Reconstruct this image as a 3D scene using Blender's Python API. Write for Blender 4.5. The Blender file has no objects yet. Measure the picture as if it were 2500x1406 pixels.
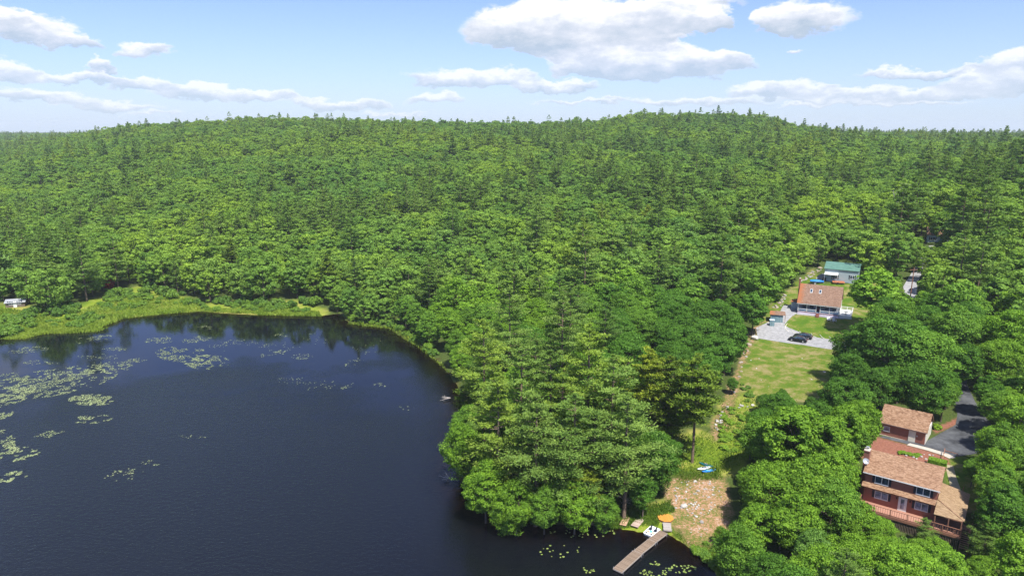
import bpy, bmesh, math, random
import numpy as np
from mathutils import Vector, Matrix
from math import radians as R, sin, cos, pi, sqrt, atan, atan2

sc = bpy.context.scene
col = sc.collection
rng = np.random.default_rng(7)
random.seed(7)

# ------------------------------------------------------------------ camera
F = 1700.0; PITCH = atan((703 - 318) / F); CAMH = 60.0
cam = bpy.data.objects.new('camera', bpy.data.cameras.new('camera'))
col.objects.link(cam)
cam.location = (0, 0, CAMH)
cam.rotation_euler = (pi / 2 - PITCH, 0, 0)
cam.data.sensor_width = 36; cam.data.lens = 36 * F / 2500
cam.data.clip_start = 0.5; cam.data.clip_end = 30000
sc.camera = cam

HAZE = .0001
# ------------------------------------------------------------------ light and exposure
SUN_DIR = Vector((0.22, -0.50, 0.97)).normalized()        # towards the sun
SUN_EL = math.asin(SUN_DIR.z)
sun = bpy.data.objects.new('sun', bpy.data.lights.new('sun', 'SUN'))
sun.data.energy = 4.3; sun.data.angle = R(0.5); sun.data.color = (1.0, 0.955, 0.87)
sun.rotation_euler = SUN_DIR.to_track_quat('Z', 'Y').to_euler()
sun.location = (0, 0, 300)
col.objects.link(sun)
sc.view_settings.view_transform = 'Standard'; sc.view_settings.look = 'None'
sc.view_settings.exposure = 1.0; sc.view_settings.gamma = 1; sc.view_settings.use_curve_mapping = False
sc.render.engine = 'CYCLES'
sc.cycles.max_bounces = 6; sc.cycles.diffuse_bounces = 3; sc.cycles.glossy_bounces = 3
sc.cycles.transmission_bounces = 3; sc.cycles.transparent_max_bounces = 6
sc.cycles.caustics_reflective = False; sc.cycles.caustics_refractive = False
sc.cycles.use_denoising = True; sc.cycles.denoising_prefilter = 'NONE'
sc.cycles.sample_clamp_indirect = 6
sc.render.film_transparent = False

# ------------------------------------------------------------------ pixel helpers (used to measure positions)
def ray(px, py):
    v = (703 - py) / F
    return np.array([(px - 1250) / F, cos(PITCH) + v * sin(PITCH), -sin(PITCH) + v * cos(PITCH)])
def W(px, py, z):
    d = ray(px, py); t = (z - CAMH) / d[2]
    return d * t + np.array([0, 0, CAMH])
def proj(x, y, z):
    z = z - CAMH
    d = y * cos(PITCH) - z * sin(PITCH); u = y * sin(PITCH) + z * cos(PITCH)
    d = np.where(np.abs(d) < 1e-3, 1e-3, d)
    return 1250 + F * x / d, 703 - F * u / d, d
def inpoly(px, py, poly):
    px = np.asarray(px, float); py = np.asarray(py, float)
    ins = np.zeros(px.shape, bool); n = len(poly)
    for i in range(n):
        x0, y0 = poly[i]; x1, y1 = poly[(i + 1) % n]
        if y0 == y1: continue
        c = ((y0 > py) != (y1 > py)) & (px < (x1 - x0) * (py - y0) / (y1 - y0) + x0)
        ins ^= c
    return ins
def sdist(x, y, poly):
    x = np.asarray(x, float); y = np.asarray(y, float)
    best = np.full(x.shape, 1e18); n = len(poly)
    for i in range(n):
        x0, y0 = poly[i]; x1, y1 = poly[(i + 1) % n]
        dx, dy = x1 - x0, y1 - y0; L = dx * dx + dy * dy + 1e-12
        t = np.clip(((x - x0) * dx + (y - y0) * dy) / L, 0, 1)
        best = np.minimum(best, (x - x0 - t * dx) ** 2 + (y - y0 - t * dy) ** 2)
    d = np.sqrt(best)
    return np.where(inpoly(x, y, poly), -d, d)
def smooth(t):
    t = np.clip(t, 0, 1); return t * t * (3 - 2 * t)
def vnoise(x, y, seed=0):
    """cheap smooth value noise, 0..1"""
    x = np.asarray(x, float); y = np.asarray(y, float)
    xi = np.floor(x).astype(np.int64); yi = np.floor(y).astype(np.int64)
    fx = smooth(x - xi); fy = smooth(y - yi)
    def h(a, b):
        n = (a * 374761393 + b * 668265263 + seed * 974634541) & 0xffffffff
        n = ((n ^ (n >> 13)) * 1274126177) & 0xffffffff
        return ((n ^ (n >> 16)) & 0xffff) / 65535.0
    return (h(xi, yi) * (1 - fx) + h(xi + 1, yi) * fx) * (1 - fy) + (h(xi, yi + 1) * (1 - fx) + h(xi + 1, yi + 1) * fx) * fy
def fbm(x, y, seed=0, o=3):
    s = 0; a = 0.5; t = 0
    for i in range(o):
        s = s + a * vnoise(x * 2 ** i, y * 2 ** i, seed + i * 17); t += a; a *= .5
    return s / t

# ------------------------------------------------------------------ lake outline and terrain
SH = [(-260, 838), (-60, 822), (40, 822), (110, 806), (240, 800), (300, 778), (390, 768), (480, 760), (560, 766), (620, 769), (700, 771), (780, 772), (825, 766),
      (850, 790), (950, 802), (985, 828), (1030, 850), (1080, 895), (1125, 960), (1122, 1030), (1118, 1100), (1112, 1170),
      (1150, 1225), (1215, 1268), (1300, 1280), (1400, 1280), (1495, 1288), (1560, 1299), (1620, 1300), (1665, 1325), (1705, 1358), (1745, 1395), (1765, 1440)]
LAKE = [tuple(W(a, b, 0)[:2]) for a, b in SH] + [(36, 40), (60, -60), (80, -300), (-420, -300), (-520, 60), (-330, 190)]
LAKE = [tuple(map(float, p)) for p in LAKE]

CTRL = [(10, 125, 1.6), (20, 110, 1.3), (0, 145, 1.2), (-20, 190, 1.2), (25, 150, 3), (33, 114, 2.0), (28, 104, 1.2), (40, 108, 2.2), (44, 95, 1.4), (36, 88, .9), (42, 75, 1.0),
        (40, 60, 1.0), (48, 139, 3.4), (60, 148, 4.6), (75, 177, 5.2), (60, 172, 5.0), (88, 187, 7.2), (82, 194, 8.3), (92, 190, 8.3), (90, 200, 8.4), (100, 205, 9.0),
        (101, 221, 12.3), (110, 216, 12.3), (105, 228, 12.6), (95, 222, 11.5), (90, 230, 12.6), (70, 215, 8.5), (60, 200, 6.5), (50, 180, 5),
        (53, 91, 2.0), (57, 89, 1.9), (61, 86, 1.8), (64, 84, 1.8), (50, 96, 2.4), (56, 101, 4.55), (63, 100, 4.55), (66, 96, 4.5), (60, 104, 4.6), (66, 105, 4.6),
        (62, 116, 4.9), (68, 120, 4.95), (74, 115, 4.95), (80, 114, 4.95), (82, 119, 4.98), (68, 112, 4.85), (74, 125, 5.1), (85, 122, 5.2), (90, 128, 6.2), (97, 142, 8.0), (105, 155, 9.2),
        (70, 84, 2.6), (75, 95, 4.6), (62, 74, 1.6), (75, 70, 3), (90, 105, 7), (100, 90, 7),
        (120, 204, 11), (118, 185, 10), (115, 170, 9.5), (95, 165, 7.5), (85, 150, 6.2), (150, 150, 14), (140, 190, 15), (160, 230, 20), (200, 250, 25), (130, 240, 15),
        (-107, 240, .5), (-130, 225, .4), (-150, 212, .4), (-62, 235, .8), (-90, 250, 1.6), (-130, 250, 1.6), (-180, 230, 1.2), (-200, 260, 2.0), (-30, 240, 2.5), (20, 200, 4), (40, 230, 7)]
TPX = np.array([-400, 0, 300, 480, 700, 1100, 1300, 1450, 1580, 1850, 1930, 2050, 2300, 2500, 2900], float)
TD = np.array([300, 450, 600, 850, 1100, 1600, 2600, 6000, 20000], float)
TZ = np.array([
    [3, 3, 4, 5, 6, 9, 11, 12, 14, 17, 18, 20, 27, 31, 34],
    [10, 12, 19, 21, 23, 25, 25, 26, 28, 30, 30, 30, 31, 34, 36],
    [17, 20, 36, 40, 42, 42, 41, 41, 44, 44, 42, 39, 37, 38, 39],
    [22, 28, 56, 62, 66.5, 61.5, 59.5, 62.5, 71.5, 69.5, 58, 49, 42, 39, 39],
    [24, 33, 44, 47, 47, 47, 47, 48, 51, 51, 49, 46, 43, 41, 40],
    [26, 41, 41, 41, 41, 41, 41, 41, 42, 44, 45, 45, 44, 42.5, 40],
    [28, 38, 38, 38, 38, 38, 38, 38, 38, 38, 38, 40, 40, 38, 36],
    [20] + [28] * 14,
    [10] * 15], float)
def polar_h(x, y):
    D = np.hypot(x, y); px = np.where(y > 1, 1250 + F / cos(PITCH) * x / np.maximum(y, 1), np.where(x > 0, 4000, -4000))
    D = y / max(cos(PITCH), .1) * 1.0 * 0 + np.maximum(y, D * 0.55)
    px = np.clip(px, TPX[0], TPX[-1] - 1); D = np.clip(D, TD[0], TD[-1] - 1)
    i = np.clip(np.searchsorted(TPX, px, 'right') - 1, 0, len(TPX) - 2); j = np.clip(np.searchsorted(TD, D, 'right') - 1, 0, len(TD) - 2)
    u = (px - TPX[i]) / (TPX[i + 1] - TPX[i]); v = (D - TD[j]) / (TD[j + 1] - TD[j])
    return (TZ[j, i] * (1 - u) + TZ[j, i + 1] * u) * (1 - v) + (TZ[j + 1, i] * (1 - u) + TZ[j + 1, i + 1] * u) * v
ring = []
for px in (-400, 0, 200, 450, 700, 900, 1100, 1300, 1450, 1600, 1750, 1850, 2000, 2150, 2300, 2500, 2800):
    for D in (300., 350.):
        x = (px - 1250) / (F / cos(PITCH)) * D; ring.append((x, D, float(polar_h(np.array([x]), np.array([D]))[0])))
ring += [(130, 40, 8), (160, 80, 12), (200, 150, 20), (250, 200, 28), (90, 20, 4), (-400, 350, 4), (-350, 230, 1.5), (150, -50, 6)]
CP = np.array(CTRL + ring, float)
def _U(r2): return r2 * np.log(np.maximum(r2, 1e-9)) * .5
_s = 100.0
_X = CP[:, :2] / _s
_K = _U(((_X[:, None] - _X[None]) ** 2).sum(-1)) + np.eye(len(_X)) * 2e-4
_Pm = np.c_[np.ones(len(_X)), _X]
_A = np.block([[_K, _Pm], [_Pm.T, np.zeros((3, 3))]])
_w = np.linalg.solve(_A, np.r_[CP[:, 2], 0, 0, 0])
def rbf_h(x, y):
    x = np.clip(x, -420, 330); y = np.clip(y, -60, 360)
    q = np.c_[x.ravel(), y.ravel()] / _s; out = np.zeros(len(q))
    for s in range(0, len(q), 20000):
        b = q[s:s + 20000]
        out[s:s + 20000] = _U(((b[:, None] - _X[None]) ** 2).sum(-1)) @ _w[:-3] + _w[-3] + b @ _w[-2:]
    return out.reshape(x.shape)
def terrain(x, y):
    x = np.atleast_1d(np.asarray(x, float)); y = np.atleast_1d(np.asarray(y, float))
    near = rbf_h(x, y); far = polar_h(x, y)
    b = smooth((y - 270) / 60)
    b = np.maximum(b, smooth((np.abs(x) - 250) / 100) * (x > 0))
    h = near * (1 - b) + far * b
    h = h + smooth((y - 280) / 150) * (((fbm(x / 90, y / 90, 5) - .5) * 11 + (fbm(x / 38, y / 38, 9) - .5) * 4) * (1 - .55 * smooth((y - 550) / 200)))
    h = np.maximum(h, .35)
    d = sdist(x, y, LAKE)
    land = h * smooth(d / 11 + .02) + 0.12 * smooth(d / 1.0)
    water = -np.minimum(2.6, .05 + np.abs(d) * .2)
    return np.where(d > 0, land, water)
def tz(x, y): return float(terrain([x], [y])[0])
def G(px, py, dz=0.0):
    """the ground point seen at a pixel"""
    z = 2.0
    for _ in range(25):
        p = W(px, py, z + dz); z = z * .5 + .5 * tz(p[0], p[1])
    p = W(px, py, z + dz); return float(p[0]), float(p[1]), float(z)

# ------------------------------------------------------------------ materials
def new_mat(name):
    m = bpy.data.materials.new(name); m.use_nodes = True
    nt = m.node_tree; nt.nodes.clear()
    out = nt.nodes.new('ShaderNodeOutputMaterial')
    return m, nt, out
def N(nt, t, **kw):
    n = nt.nodes.new('ShaderNode' + t)
    for k, v in kw.items():
        if k.startswith('_'): n.inputs[k[1:]].default_value = v
        else: setattr(n, k, v)
    return n
def mixc(nt, fac, a, b, blend='MIX'):
    n = N(nt, 'Mix', data_type='RGBA', blend_type=blend)
    for s, v in ((0, fac), (6, a), (7, b)):
        if isinstance(v, bpy.types.NodeSocket): nt.links.new(v, n.inputs[s])
        else: n.inputs[s].default_value = v if s == 0 else (*v, 1)
    return n.outputs[2]
def mth(nt, op, a, b=None, c=None, clamp=False):
    n = N(nt, 'Math', operation=op, use_clamp=clamp)
    for i, v in enumerate((a, b, c)):
        if v is None: continue
        if isinstance(v, bpy.types.NodeSocket): nt.links.new(v, n.inputs[i])
        else: n.inputs[i].default_value = v
    return n.outputs[0]
def ramp(nt, fac, stops):
    n = N(nt, 'ValToRGB'); e = n.color_ramp.elements
    while len(e) < len(stops): e.new(.5)
    for i, (p, c) in enumerate(stops): e[i].position = p; e[i].color = (*c, 1) if len(c) == 3 else c
    nt.links.new(fac, n.inputs[0]); return n.outputs[0]
def noise(nt, scale, detail=3, rough=.55, vec=None, coord='Object', dist=0):
    n = N(nt, 'TexNoise'); n.inputs['Scale'].default_value = scale; n.inputs['Detail'].default_value = detail; n.inputs['Roughness'].default_value = rough; n.inputs['Distortion'].default_value = dist
    if vec is None:
        tc = N(nt, 'TexCoord'); vec = tc.outputs[coord]
    nt.links.new(vec, n.inputs['Vector']); return n.outputs['Fac']
def paint(name, c, rough=.6, var=.12, scale=2.0, spec=.35, metal=0, c2=None, bump=0):
    m, nt, out = new_mat(name)
    b = N(nt, 'BsdfPrincipled'); nt.links.new(b.outputs[0], out.inputs[0])
    f = noise(nt, scale, 5, .65)
    lo = tuple(v * (1 - var) for v in c); hi = c2 or tuple(min(1, v * (1 + var)) for v in c)
    nt.links.new(ramp(nt, f, [(.3, lo), (.7, hi)]), b.inputs['Base Color'])
    b.inputs['Roughness'].default_value = rough; b.inputs['Metallic'].default_value = metal
    b.inputs['Specular IOR Level'].default_value = spec
    if bump:
        bp = N(nt, 'Bump'); bp.inputs['Strength'].default_value = bump; bp.inputs['Distance'].default_value = .05
        nt.links.new(noise(nt, scale * 4, 4), bp.inputs['Height']); nt.links.new(bp.outputs[0], b.inputs['Normal'])
    return m
def shingle(name, a, b_, c_, stain=None):
    m, nt, out = new_mat(name)
    b = N(nt, 'BsdfPrincipled'); nt.links.new(b.outputs[0], out.inputs[0]); b.inputs['Roughness'].default_value = .9; b.inputs['Specular IOR Level'].default_value = .15
    tc = N(nt, 'TexCoord'); mp = N(nt, 'Mapping'); nt.links.new(tc.outputs['Object'], mp.inputs[0]); mp.inputs['Scale'].default_value = (1.3, 3.2, 3.2)
    n1 = noise(nt, 1.6, 4, .75, mp.outputs[0]); 
    v = N(nt, 'TexVoronoi', feature='F1'); v.inputs['Scale'].default_value = 2.6; nt.links.new(mp.outputs[0], v.inputs['Vector'])
    rr = N(nt, 'SeparateColor'); nt.links.new(v.outputs['Color'], rr.inputs[0])
    f = mth(nt, 'ADD', mth(nt, 'MULTIPLY', n1, .6), mth(nt, 'MULTIPLY', rr.outputs[0], .4))
    cc = ramp(nt, f, [(.3, a), (.5, b_), (.7, c_)])
    if stain:
        cc = mixc(nt, stain_fac(nt, tc), cc, stain)
    nt.links.new(cc, b.inputs['Base Color'])
    return m
def stain_fac(nt, tc):
    s = N(nt, 'SeparateXYZ'); nt.links.new(tc.outputs['Object'], s.inputs[0])
    n = noise(nt, .9, 4, .6, tc.outputs['Object'])
    t = mth(nt, 'SUBTRACT', mth(nt, 'ADD', mth(nt, 'MULTIPLY', s.outputs[0], -.75), mth(nt, 'MULTIPLY', n, 1.6)), -.35)
    return mth(nt, 'MULTIPLY', mth(nt, 'MINIMUM', mth(nt, 'MAXIMUM', t, 0), 1), .75)
def lapped(name, c, period=.18, depth=.25, var=.12):
    """horizontal lap siding"""
    m, nt, out = new_mat(name)
    b = N(nt, 'BsdfPrincipled'); nt.links.new(b.outputs[0], out.inputs[0]); b.inputs['Roughness'].default_value = .7; b.inputs['Specular IOR Level'].default_value = .25
    tc = N(nt, 'TexCoord'); s = N(nt, 'SeparateXYZ'); nt.links.new(tc.outputs['Object'], s.inputs[0])
    fr = mth(nt, 'FRACT', mth(nt, 'DIVIDE', s.outputs[2], period))
    bp = N(nt, 'Bump'); bp.inputs['Strength'].default_value = .6; bp.inputs['Distance'].default_value = depth * .1
    nt.links.new(fr, bp.inputs['Height']); nt.links.new(bp.outputs[0], b.inputs['Normal'])
    f = noise(nt, 1.2, 5, .7)
    nt.links.new(ramp(nt, f, [(.3, tuple(v * (1 - var) for v in c)), (.7, tuple(min(1, v * (1 + var)) for v in c))]), b.inputs['Base Color'])
    return m
def glass(name, c=(.02, .035, .05)):
    m, nt, out = new_mat(name)
    b = N(nt, 'BsdfPrincipled'); nt.links.new(b.outputs[0], out.inputs[0]); b.inputs['Roughness'].default_value = .08; b.inputs['Specular IOR Level'].default_value = .8
    f = noise(nt, 1.5, 2); nt.links.new(ramp(nt, f, [(.4, c), (.62, tuple(v * 2.6 for v in c))]), b.inputs['Base Color'])
    return m
def planks(name, a, b_, axis=0, width=.14, grey=.35):
    m, nt, out = new_mat(name)
    b = N(nt, 'BsdfPrincipled'); nt.links.new(b.outputs[0], out.inputs[0]); b.inputs['Roughness'].default_value = .85; b.inputs['Specular IOR Level'].default_value = .2
    tc = N(nt, 'TexCoord'); s = N(nt, 'SeparateXYZ'); nt.links.new(tc.outputs['Object'], s.inputs[0])
    q = mth(nt, 'DIVIDE', s.outputs[axis], width)
    wn = N(nt, 'TexWhiteNoise', noise_dimensions='1D'); nt.links.new(mth(nt, 'FLOOR', q), wn.inputs['W'])
    n2 = noise(nt, 3, 4, .7)
    f = mth(nt, 'ADD', mth(nt, 'MULTIPLY', wn.outputs['Value'], .55), mth(nt, 'MULTIPLY', n2, .45))
    cc = ramp(nt, f, [(.15, a), (.8, b_)])
    fr = mth(nt, 'FRACT', q); gap = mth(nt, 'LESS_THAN', fr, .1)
    cc = mixc(nt, gap, cc, tuple(v * grey for v in a))
    nt.links.new(cc, b.inputs['Base Color']); return m

def foliage_mat(name, ca, cb, transl=.28, gloss=.05, rand=False, cream=None):
    """leaf colour = mix by the face attribute 'tint', times the tree's own tone"""
    m, nt, out = new_mat(name)
    at = N(nt, 'Attribute', attribute_name='tint')
    c = mixc(nt, at.outputs['Fac'], ca, cb)
    oi = N(nt, 'ObjectInfo')
    if rand:
        tone = ramp(nt, oi.outputs['Random'], rand)
        stand = ramp(nt, noise(nt, .011, 3, .6, oi.outputs['Location']), [(.36, (.84, .93, 1.05)), (.5, (1, 1, 1)), (.64, (1.22, 1.12, .85))])
        tone = mixc(nt, 1.0, tone, stand, 'MULTIPLY')
    else:
        tone = oi.outputs['Color']
    c = mixc(nt, 1.0, c, tone, 'MULTIPLY')
    d = N(nt, 'BsdfDiffuse'); t = N(nt, 'BsdfTranslucent'); nt.links.new(c, d.inputs[0])
    c2 = mixc(nt, 1.0, c, (1.25, 1.25, .55), 'MULTIPLY'); nt.links.new(c2, t.inputs[0])
    a1 = N(nt, 'MixShader'); a1.inputs[0].default_value = transl; nt.links.new(d.outputs[0], a1.inputs[1]); nt.links.new(t.outputs[0], a1.inputs[2])
    g = N(nt, 'BsdfGlossy'); g.inputs['Roughness'].default_value = .6; g.inputs[0].default_value = (.7, .75, .7, 1)
    a2 = N(nt, 'MixShader'); a2.inputs[0].default_value = gloss; nt.links.new(a1.outputs[0], a2.inputs[1]); nt.links.new(g.outputs[0], a2.inputs[2])
    nt.links.new(a2.outputs[0], out.inputs[0])
    return m
FAR_BROAD = [(0, (.74, .84, .80)), (.3, (.92, .96, .95)), (.6, (1.08, 1.06, .95)), (.88, (1.26, 1.18, .9)), (1, (1.0, 1.0, 1.2))]
FAR_PINE = [(0, (.80, .90, .92)), (.5, (1, 1, 1)), (1, (1.2, 1.12, .95))]
M = {}
M['broad'] = foliage_mat('broad leaves', (.072, .162, .018), (.215, .385, .046), .38, .010)
M['pine'] = foliage_mat('pine needles', (.098, .180, .034), (.250, .370, .070), .36, .01)
M['hem'] = foliage_mat('hemlock sprays', (.085, .145, .018), (.250, .330, .035), .30, .01)
M['broad_far'] = foliage_mat('broad leaves of the far wood', (.115, .210, .034), (.240, .395, .064), .40, .006, FAR_BROAD)
M['pine_far'] = foliage_mat('pine needles of the far wood', (.125, .210, .045), (.240, .360, .075), .38, .006, FAR_PINE)
M['bark'] = paint('bark', (.11, .09, .07), .95, .35, 3, .1)
M['bark_grey'] = paint('pale grey bark', (.26, .24, .22), .95, .3, 3, .1)
M['bark_pine'] = paint('pine bark', (.17, .125, .09), .95, .35, 3, .1)
M['deadwood'] = paint('dead wood', (.34, .31, .28), .95, .25, 3, .1)
M['grassb'] = foliage_mat('marsh grass blades', (.14, .21, .02), (.27, .32, .05), .35, .02)
M['shrub'] = foliage_mat('shrub leaves', (.06, .14, .012), (.15, .26, .025), .3, .03)
M['red'] = foliage_mat('red leaves', (.22, .02, .015), (.34, .05, .03), .2, .03)
M['pad'] = foliage_mat('lily pads', (.16, .22, .09), (.31, .34, .15), .05, .06)

# ------------------------------------------------------------------ mesh helpers
class MB:
    def __init__(s): s.v = []; s.f = []; s.m = []
    def add(s, vs, fs, mi=0):
        o = len(s.v); s.v += [tuple(p) for p in vs]; s.f += [tuple(o + i for i in f) for f in fs]; s.m += [mi] * len(fs); return s
    def box(s, x0, x1, y0, y1, z0, z1, mi=0):
        return s.add([(x0, y0, z0), (x1, y0, z0), (x1, y1, z0), (x0, y1, z0), (x0, y0, z1), (x1, y0, z1), (x1, y1, z1), (x0, y1, z1)],
                     [(0, 3, 2, 1), (4, 5, 6, 7), (0, 1, 5, 4), (1, 2, 6, 5), (2, 3, 7, 6), (3, 0, 4, 7)], mi)
    def bar(s, a, b, w, h=None, mi=0):
        a = Vector(a); b = Vector(b); d = (b - a).normalized(); h = h or w
        up = Vector((0, 0, 1)) if abs(d.z) < .95 else Vector((0, 1, 0))
        sx = d.cross(up).normalized() * w / 2; sy = sx.cross(d).normalized() * h / 2
        vs = [a - sx - sy, a + sx - sy, a + sx + sy, a - sx + sy, b - sx - sy, b + sx - sy, b + sx + sy, b - sx + sy]
        return s.add(vs, [(0, 1, 2, 3), (7, 6, 5, 4), (0, 4, 5, 1), (1, 5, 6, 2), (2, 6, 7, 3), (3, 7, 4, 0)], mi)
    def slab(s, quad, t, mi=0):
        """a quad given by its four top corners, thickened along its normal"""
        q = [Vector(p) for p in quad]; n = (q[1] - q[0]).cross(q[3] - q[0]).normalized()
        if n.z < 0: q = q[::-1]; n = -n
        lo = [p - n * t for p in q]
        return s.add(q + lo, [(0, 1, 2, 3), (7, 6, 5, 4), (0, 4, 5, 1), (1, 5, 6, 2), (2, 6, 7, 3), (3, 7, 4, 0)], mi)
    def tri_slab(s, tri, t, mi=0):
        q = [Vector(p) for p in tri]; n = (q[1] - q[0]).cross(q[2] - q[0]).normalized()
        if n.z < 0: q = q[::-1]; n = -n
        lo = [p - n * t for p in q]
        return s.add(q + lo, [(0, 1, 2), (5, 4, 3), (0, 3, 4, 1), (1, 4, 5, 2), (2, 5, 3, 0)], mi)
    def prism(s, prof, a0, a1, axis='x', mi=0):
        """profile in the plane across the axis, extruded along it"""
        n = len(prof); vs = []
        for a in (a0, a1):
            for p, q in prof: vs.append((a, p, q) if axis == 'x' else (p, a, q) if axis == 'y' else (p, q, a))
        fs = [tuple(range(n))[::-1], tuple(range(n, 2 * n))] + [(i, (i + 1) % n, n + (i + 1) % n, n + i) for i in range(n)]
        return s.add(vs, fs, mi)
    def tube(s, pts, rad, n=8, mi=0, cap=True):
        o = len(s.v); P_ = [Vector(p) for p in pts]
        for i, p in enumerate(P_):
            d = (P_[min(i + 1, len(P_) - 1)] - P_[max(i - 1, 0)]).normalized()
            up = Vector((0, 0, 1)) if abs(d.z) < .9 else Vector((1, 0, 0))
            e1 = d.cross(up).normalized(); e2 = d.cross(e1)
            r = rad[i] if hasattr(rad, '__len__') else rad
            for k in range(n):
                a = 2 * pi * k / n; s.v.append(tuple(p + (e1 * cos(a) + e2 * sin(a)) * r))
        for i in range(len(P_) - 1):
            for k in range(n):
                s.f.append((o + i * n + k, o + i * n + (k + 1) % n, o + (i + 1) * n + (k + 1) % n, o + (i + 1) * n + k)); s.m.append(mi)
        if cap:
            s.f.append(tuple(o + k for k in range(n))); s.f.append(tuple(o + (len(P_) - 1) * n + k for k in range(n))[::-1]); s.m += [mi, mi]
        return s
    def cyl(s, c, r, z0, z1, n=16, mi=0): return s.tube([(c[0], c[1], z0), (c[0], c[1], z1)], r, n, mi)
    def loft(s, secs, mi=0, close=True):
        """rings of equal length"""
        o = len(s.v); n = len(secs[0])
        for r in secs: s.v += [tuple(p) for p in r]
        for i in range(len(secs) - 1):
            for k in range(n if close else n - 1):
                s.f.append((o + i * n + k, o + i * n + (k + 1) % n, o + (i + 1) * n + (k + 1) % n, o + (i + 1) * n + k)); s.m.append(mi)
        if close:
            s.f.append(tuple(o + k for k in range(n))[::-1]); s.f.append(tuple(o + (len(secs) - 1) * n + k for k in range(n))); s.m += [mi, mi]
        return s
    def mesh(s, name, mats):
        me = bpy.data.meshes.new(name); me.from_pydata(s.v, [], s.f)
        mats = mats if isinstance(mats, (list, tuple)) else [mats]
        for m in mats: me.materials.append(m)
        if len(mats) > 1: me.polygons.foreach_set('material_index', s.m)
        bm = bmesh.new(); bm.from_mesh(me); bmesh.ops.recalc_face_normals(bm, faces=bm.faces); bm.to_mesh(me); bm.free()
        me.update(); return me
    def build(s, name, mats, parent=None, smooth=False, bevel=0):
        me = s.mesh(name, mats)
        o = bpy.data.objects.new(name, me); col.objects.link(o)
        if parent: o.parent = parent
        if smooth: me.shade_smooth()
        if bevel:
            b = o.modifiers.new('bevel', 'BEVEL'); b.width = bevel; b.segments = 2; b.limit_method = 'ANGLE'
        return o
def tag(o, label=None, cat=None, group=None, kind=None):
    if label: o['label'] = label
    if cat: o['category'] = cat
    if group: o['group'] = group
    if kind: o['kind'] = kind
    return o
def thing(name, label, cat, loc=(0, 0, 0), rz=0, group=None):
    o = bpy.data.objects.new(name, None); col.objects.link(o); o.location = loc; o.rotation_euler = (0, 0, rz); o.empty_display_size = .3
    return tag(o, label, cat, group)
def copy_tree(o, parent=None):
    c = o.copy(); col.objects.link(c)
    if parent: c.parent = parent
    for ch in list(o.children): copy_tree(ch, c)
    return c
def numesh(name, V, Fc, mats, mi=None, tint=None, smooth_=False):
    """fast mesh of quads: V (n,3), Fc (m,4)"""
    me = bpy.data.meshes.new(name); me.vertices.add(len(V)); me.vertices.foreach_set('co', np.asarray(V, np.float32).ravel())
    m = len(Fc); k = Fc.shape[1]
    me.loops.add(m * k); me.loops.foreach_set('vertex_index', np.asarray(Fc, np.int32).ravel())
    me.polygons.add(m); me.polygons.foreach_set('loop_start', np.arange(0, m * k, k, dtype=np.int32))
    try: me.polygons.foreach_set('loop_total', np.full(m, k, np.int32))
    except Exception: pass
    for x in (mats if isinstance(mats, (list, tuple)) else [mats]): me.materials.append(x)
    if mi is not None: me.polygons.foreach_set('material_index', np.asarray(mi, np.int32))
    if tint is not None:
        a = me.attributes.new('tint', 'FLOAT', 'FACE'); a.data.foreach_set('value', np.asarray(tint, np.float32))
    me.update(calc_edges=True)
    if smooth_: me.shade_smooth()
    return me

# ------------------------------------------------------------------ world: Nishita sky with summer cumulus
world = bpy.data.worlds.new('World'); sc.world = world; world.use_nodes = True
nt = world.node_tree; nt.nodes.clear()
wout = nt.nodes.new('ShaderNodeOutputWorld'); bg = nt.nodes.new('ShaderNodeBackground'); nt.links.new(bg.outputs[0], wout.inputs[0])
sky = nt.nodes.new('ShaderNodeTexSky'); sky.sky_type = 'NISHITA'; sky.sun_disc = False
sky.sun_elevation = SUN_EL; sky.sun_rotation = atan2(SUN_DIR.x, SUN_DIR.y)
sky.altitude = 200; sky.air_density = 1.0; sky.dust_density = .6; sky.ozone_density = 1.4
SKY_K = .14
bg.inputs[1].default_value = SKY_K
tc = N(nt, 'TexCoord'); sp = N(nt, 'SeparateXYZ'); nt.links.new(tc.outputs['Generated'], sp.inputs[0])
az = mth(nt, 'ARCTAN2', sp.outputs[0], sp.outputs[1]); el = mth(nt, 'ARCSINE', sp.outputs[2])
# cloud space: azimuth and elevation, with elevation stretched so that far clouds flatten
cv = N(nt, 'CombineXYZ'); nt.links.new(az, cv.inputs[0]); nt.links.new(el, cv.inputs[1])
st = N(nt, 'VectorMath', operation='MULTIPLY'); nt.links.new(cv.outputs[0], st.inputs[0]); st.inputs[1].default_value = (1, 2.0, 1)
nA = N(nt, 'TexNoise'); nA.inputs['Scale'].default_value = 22; nA.inputs['Detail'].default_value = 9; nA.inputs['Roughness'].default_value = .6; nt.links.new(st.outputs[0], nA.inputs['Vector'])
nB = N(nt, 'TexNoise'); nB.inputs['Scale'].default_value = 9; nB.inputs['Detail'].default_value = 3; nt.links.new(st.outputs[0], nB.inputs['Vector'])
dv = N(nt, 'VectorMath', operation='SUBTRACT'); nt.links.new(nA.outputs['Color'], dv.inputs[0]); dv.inputs[1].default_value = (.5, .5, .5)
dm = N(nt, 'VectorMath', operation='MULTIPLY_ADD'); nt.links.new(dv.outputs[0], dm.inputs[0]); dm.inputs[1].default_value = (.075, .040, 0); nt.links.new(cv.outputs[0], dm.inputs[2])
blobg = bpy.data.node_groups.new('cloud_blob', 'ShaderNodeTree')
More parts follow.
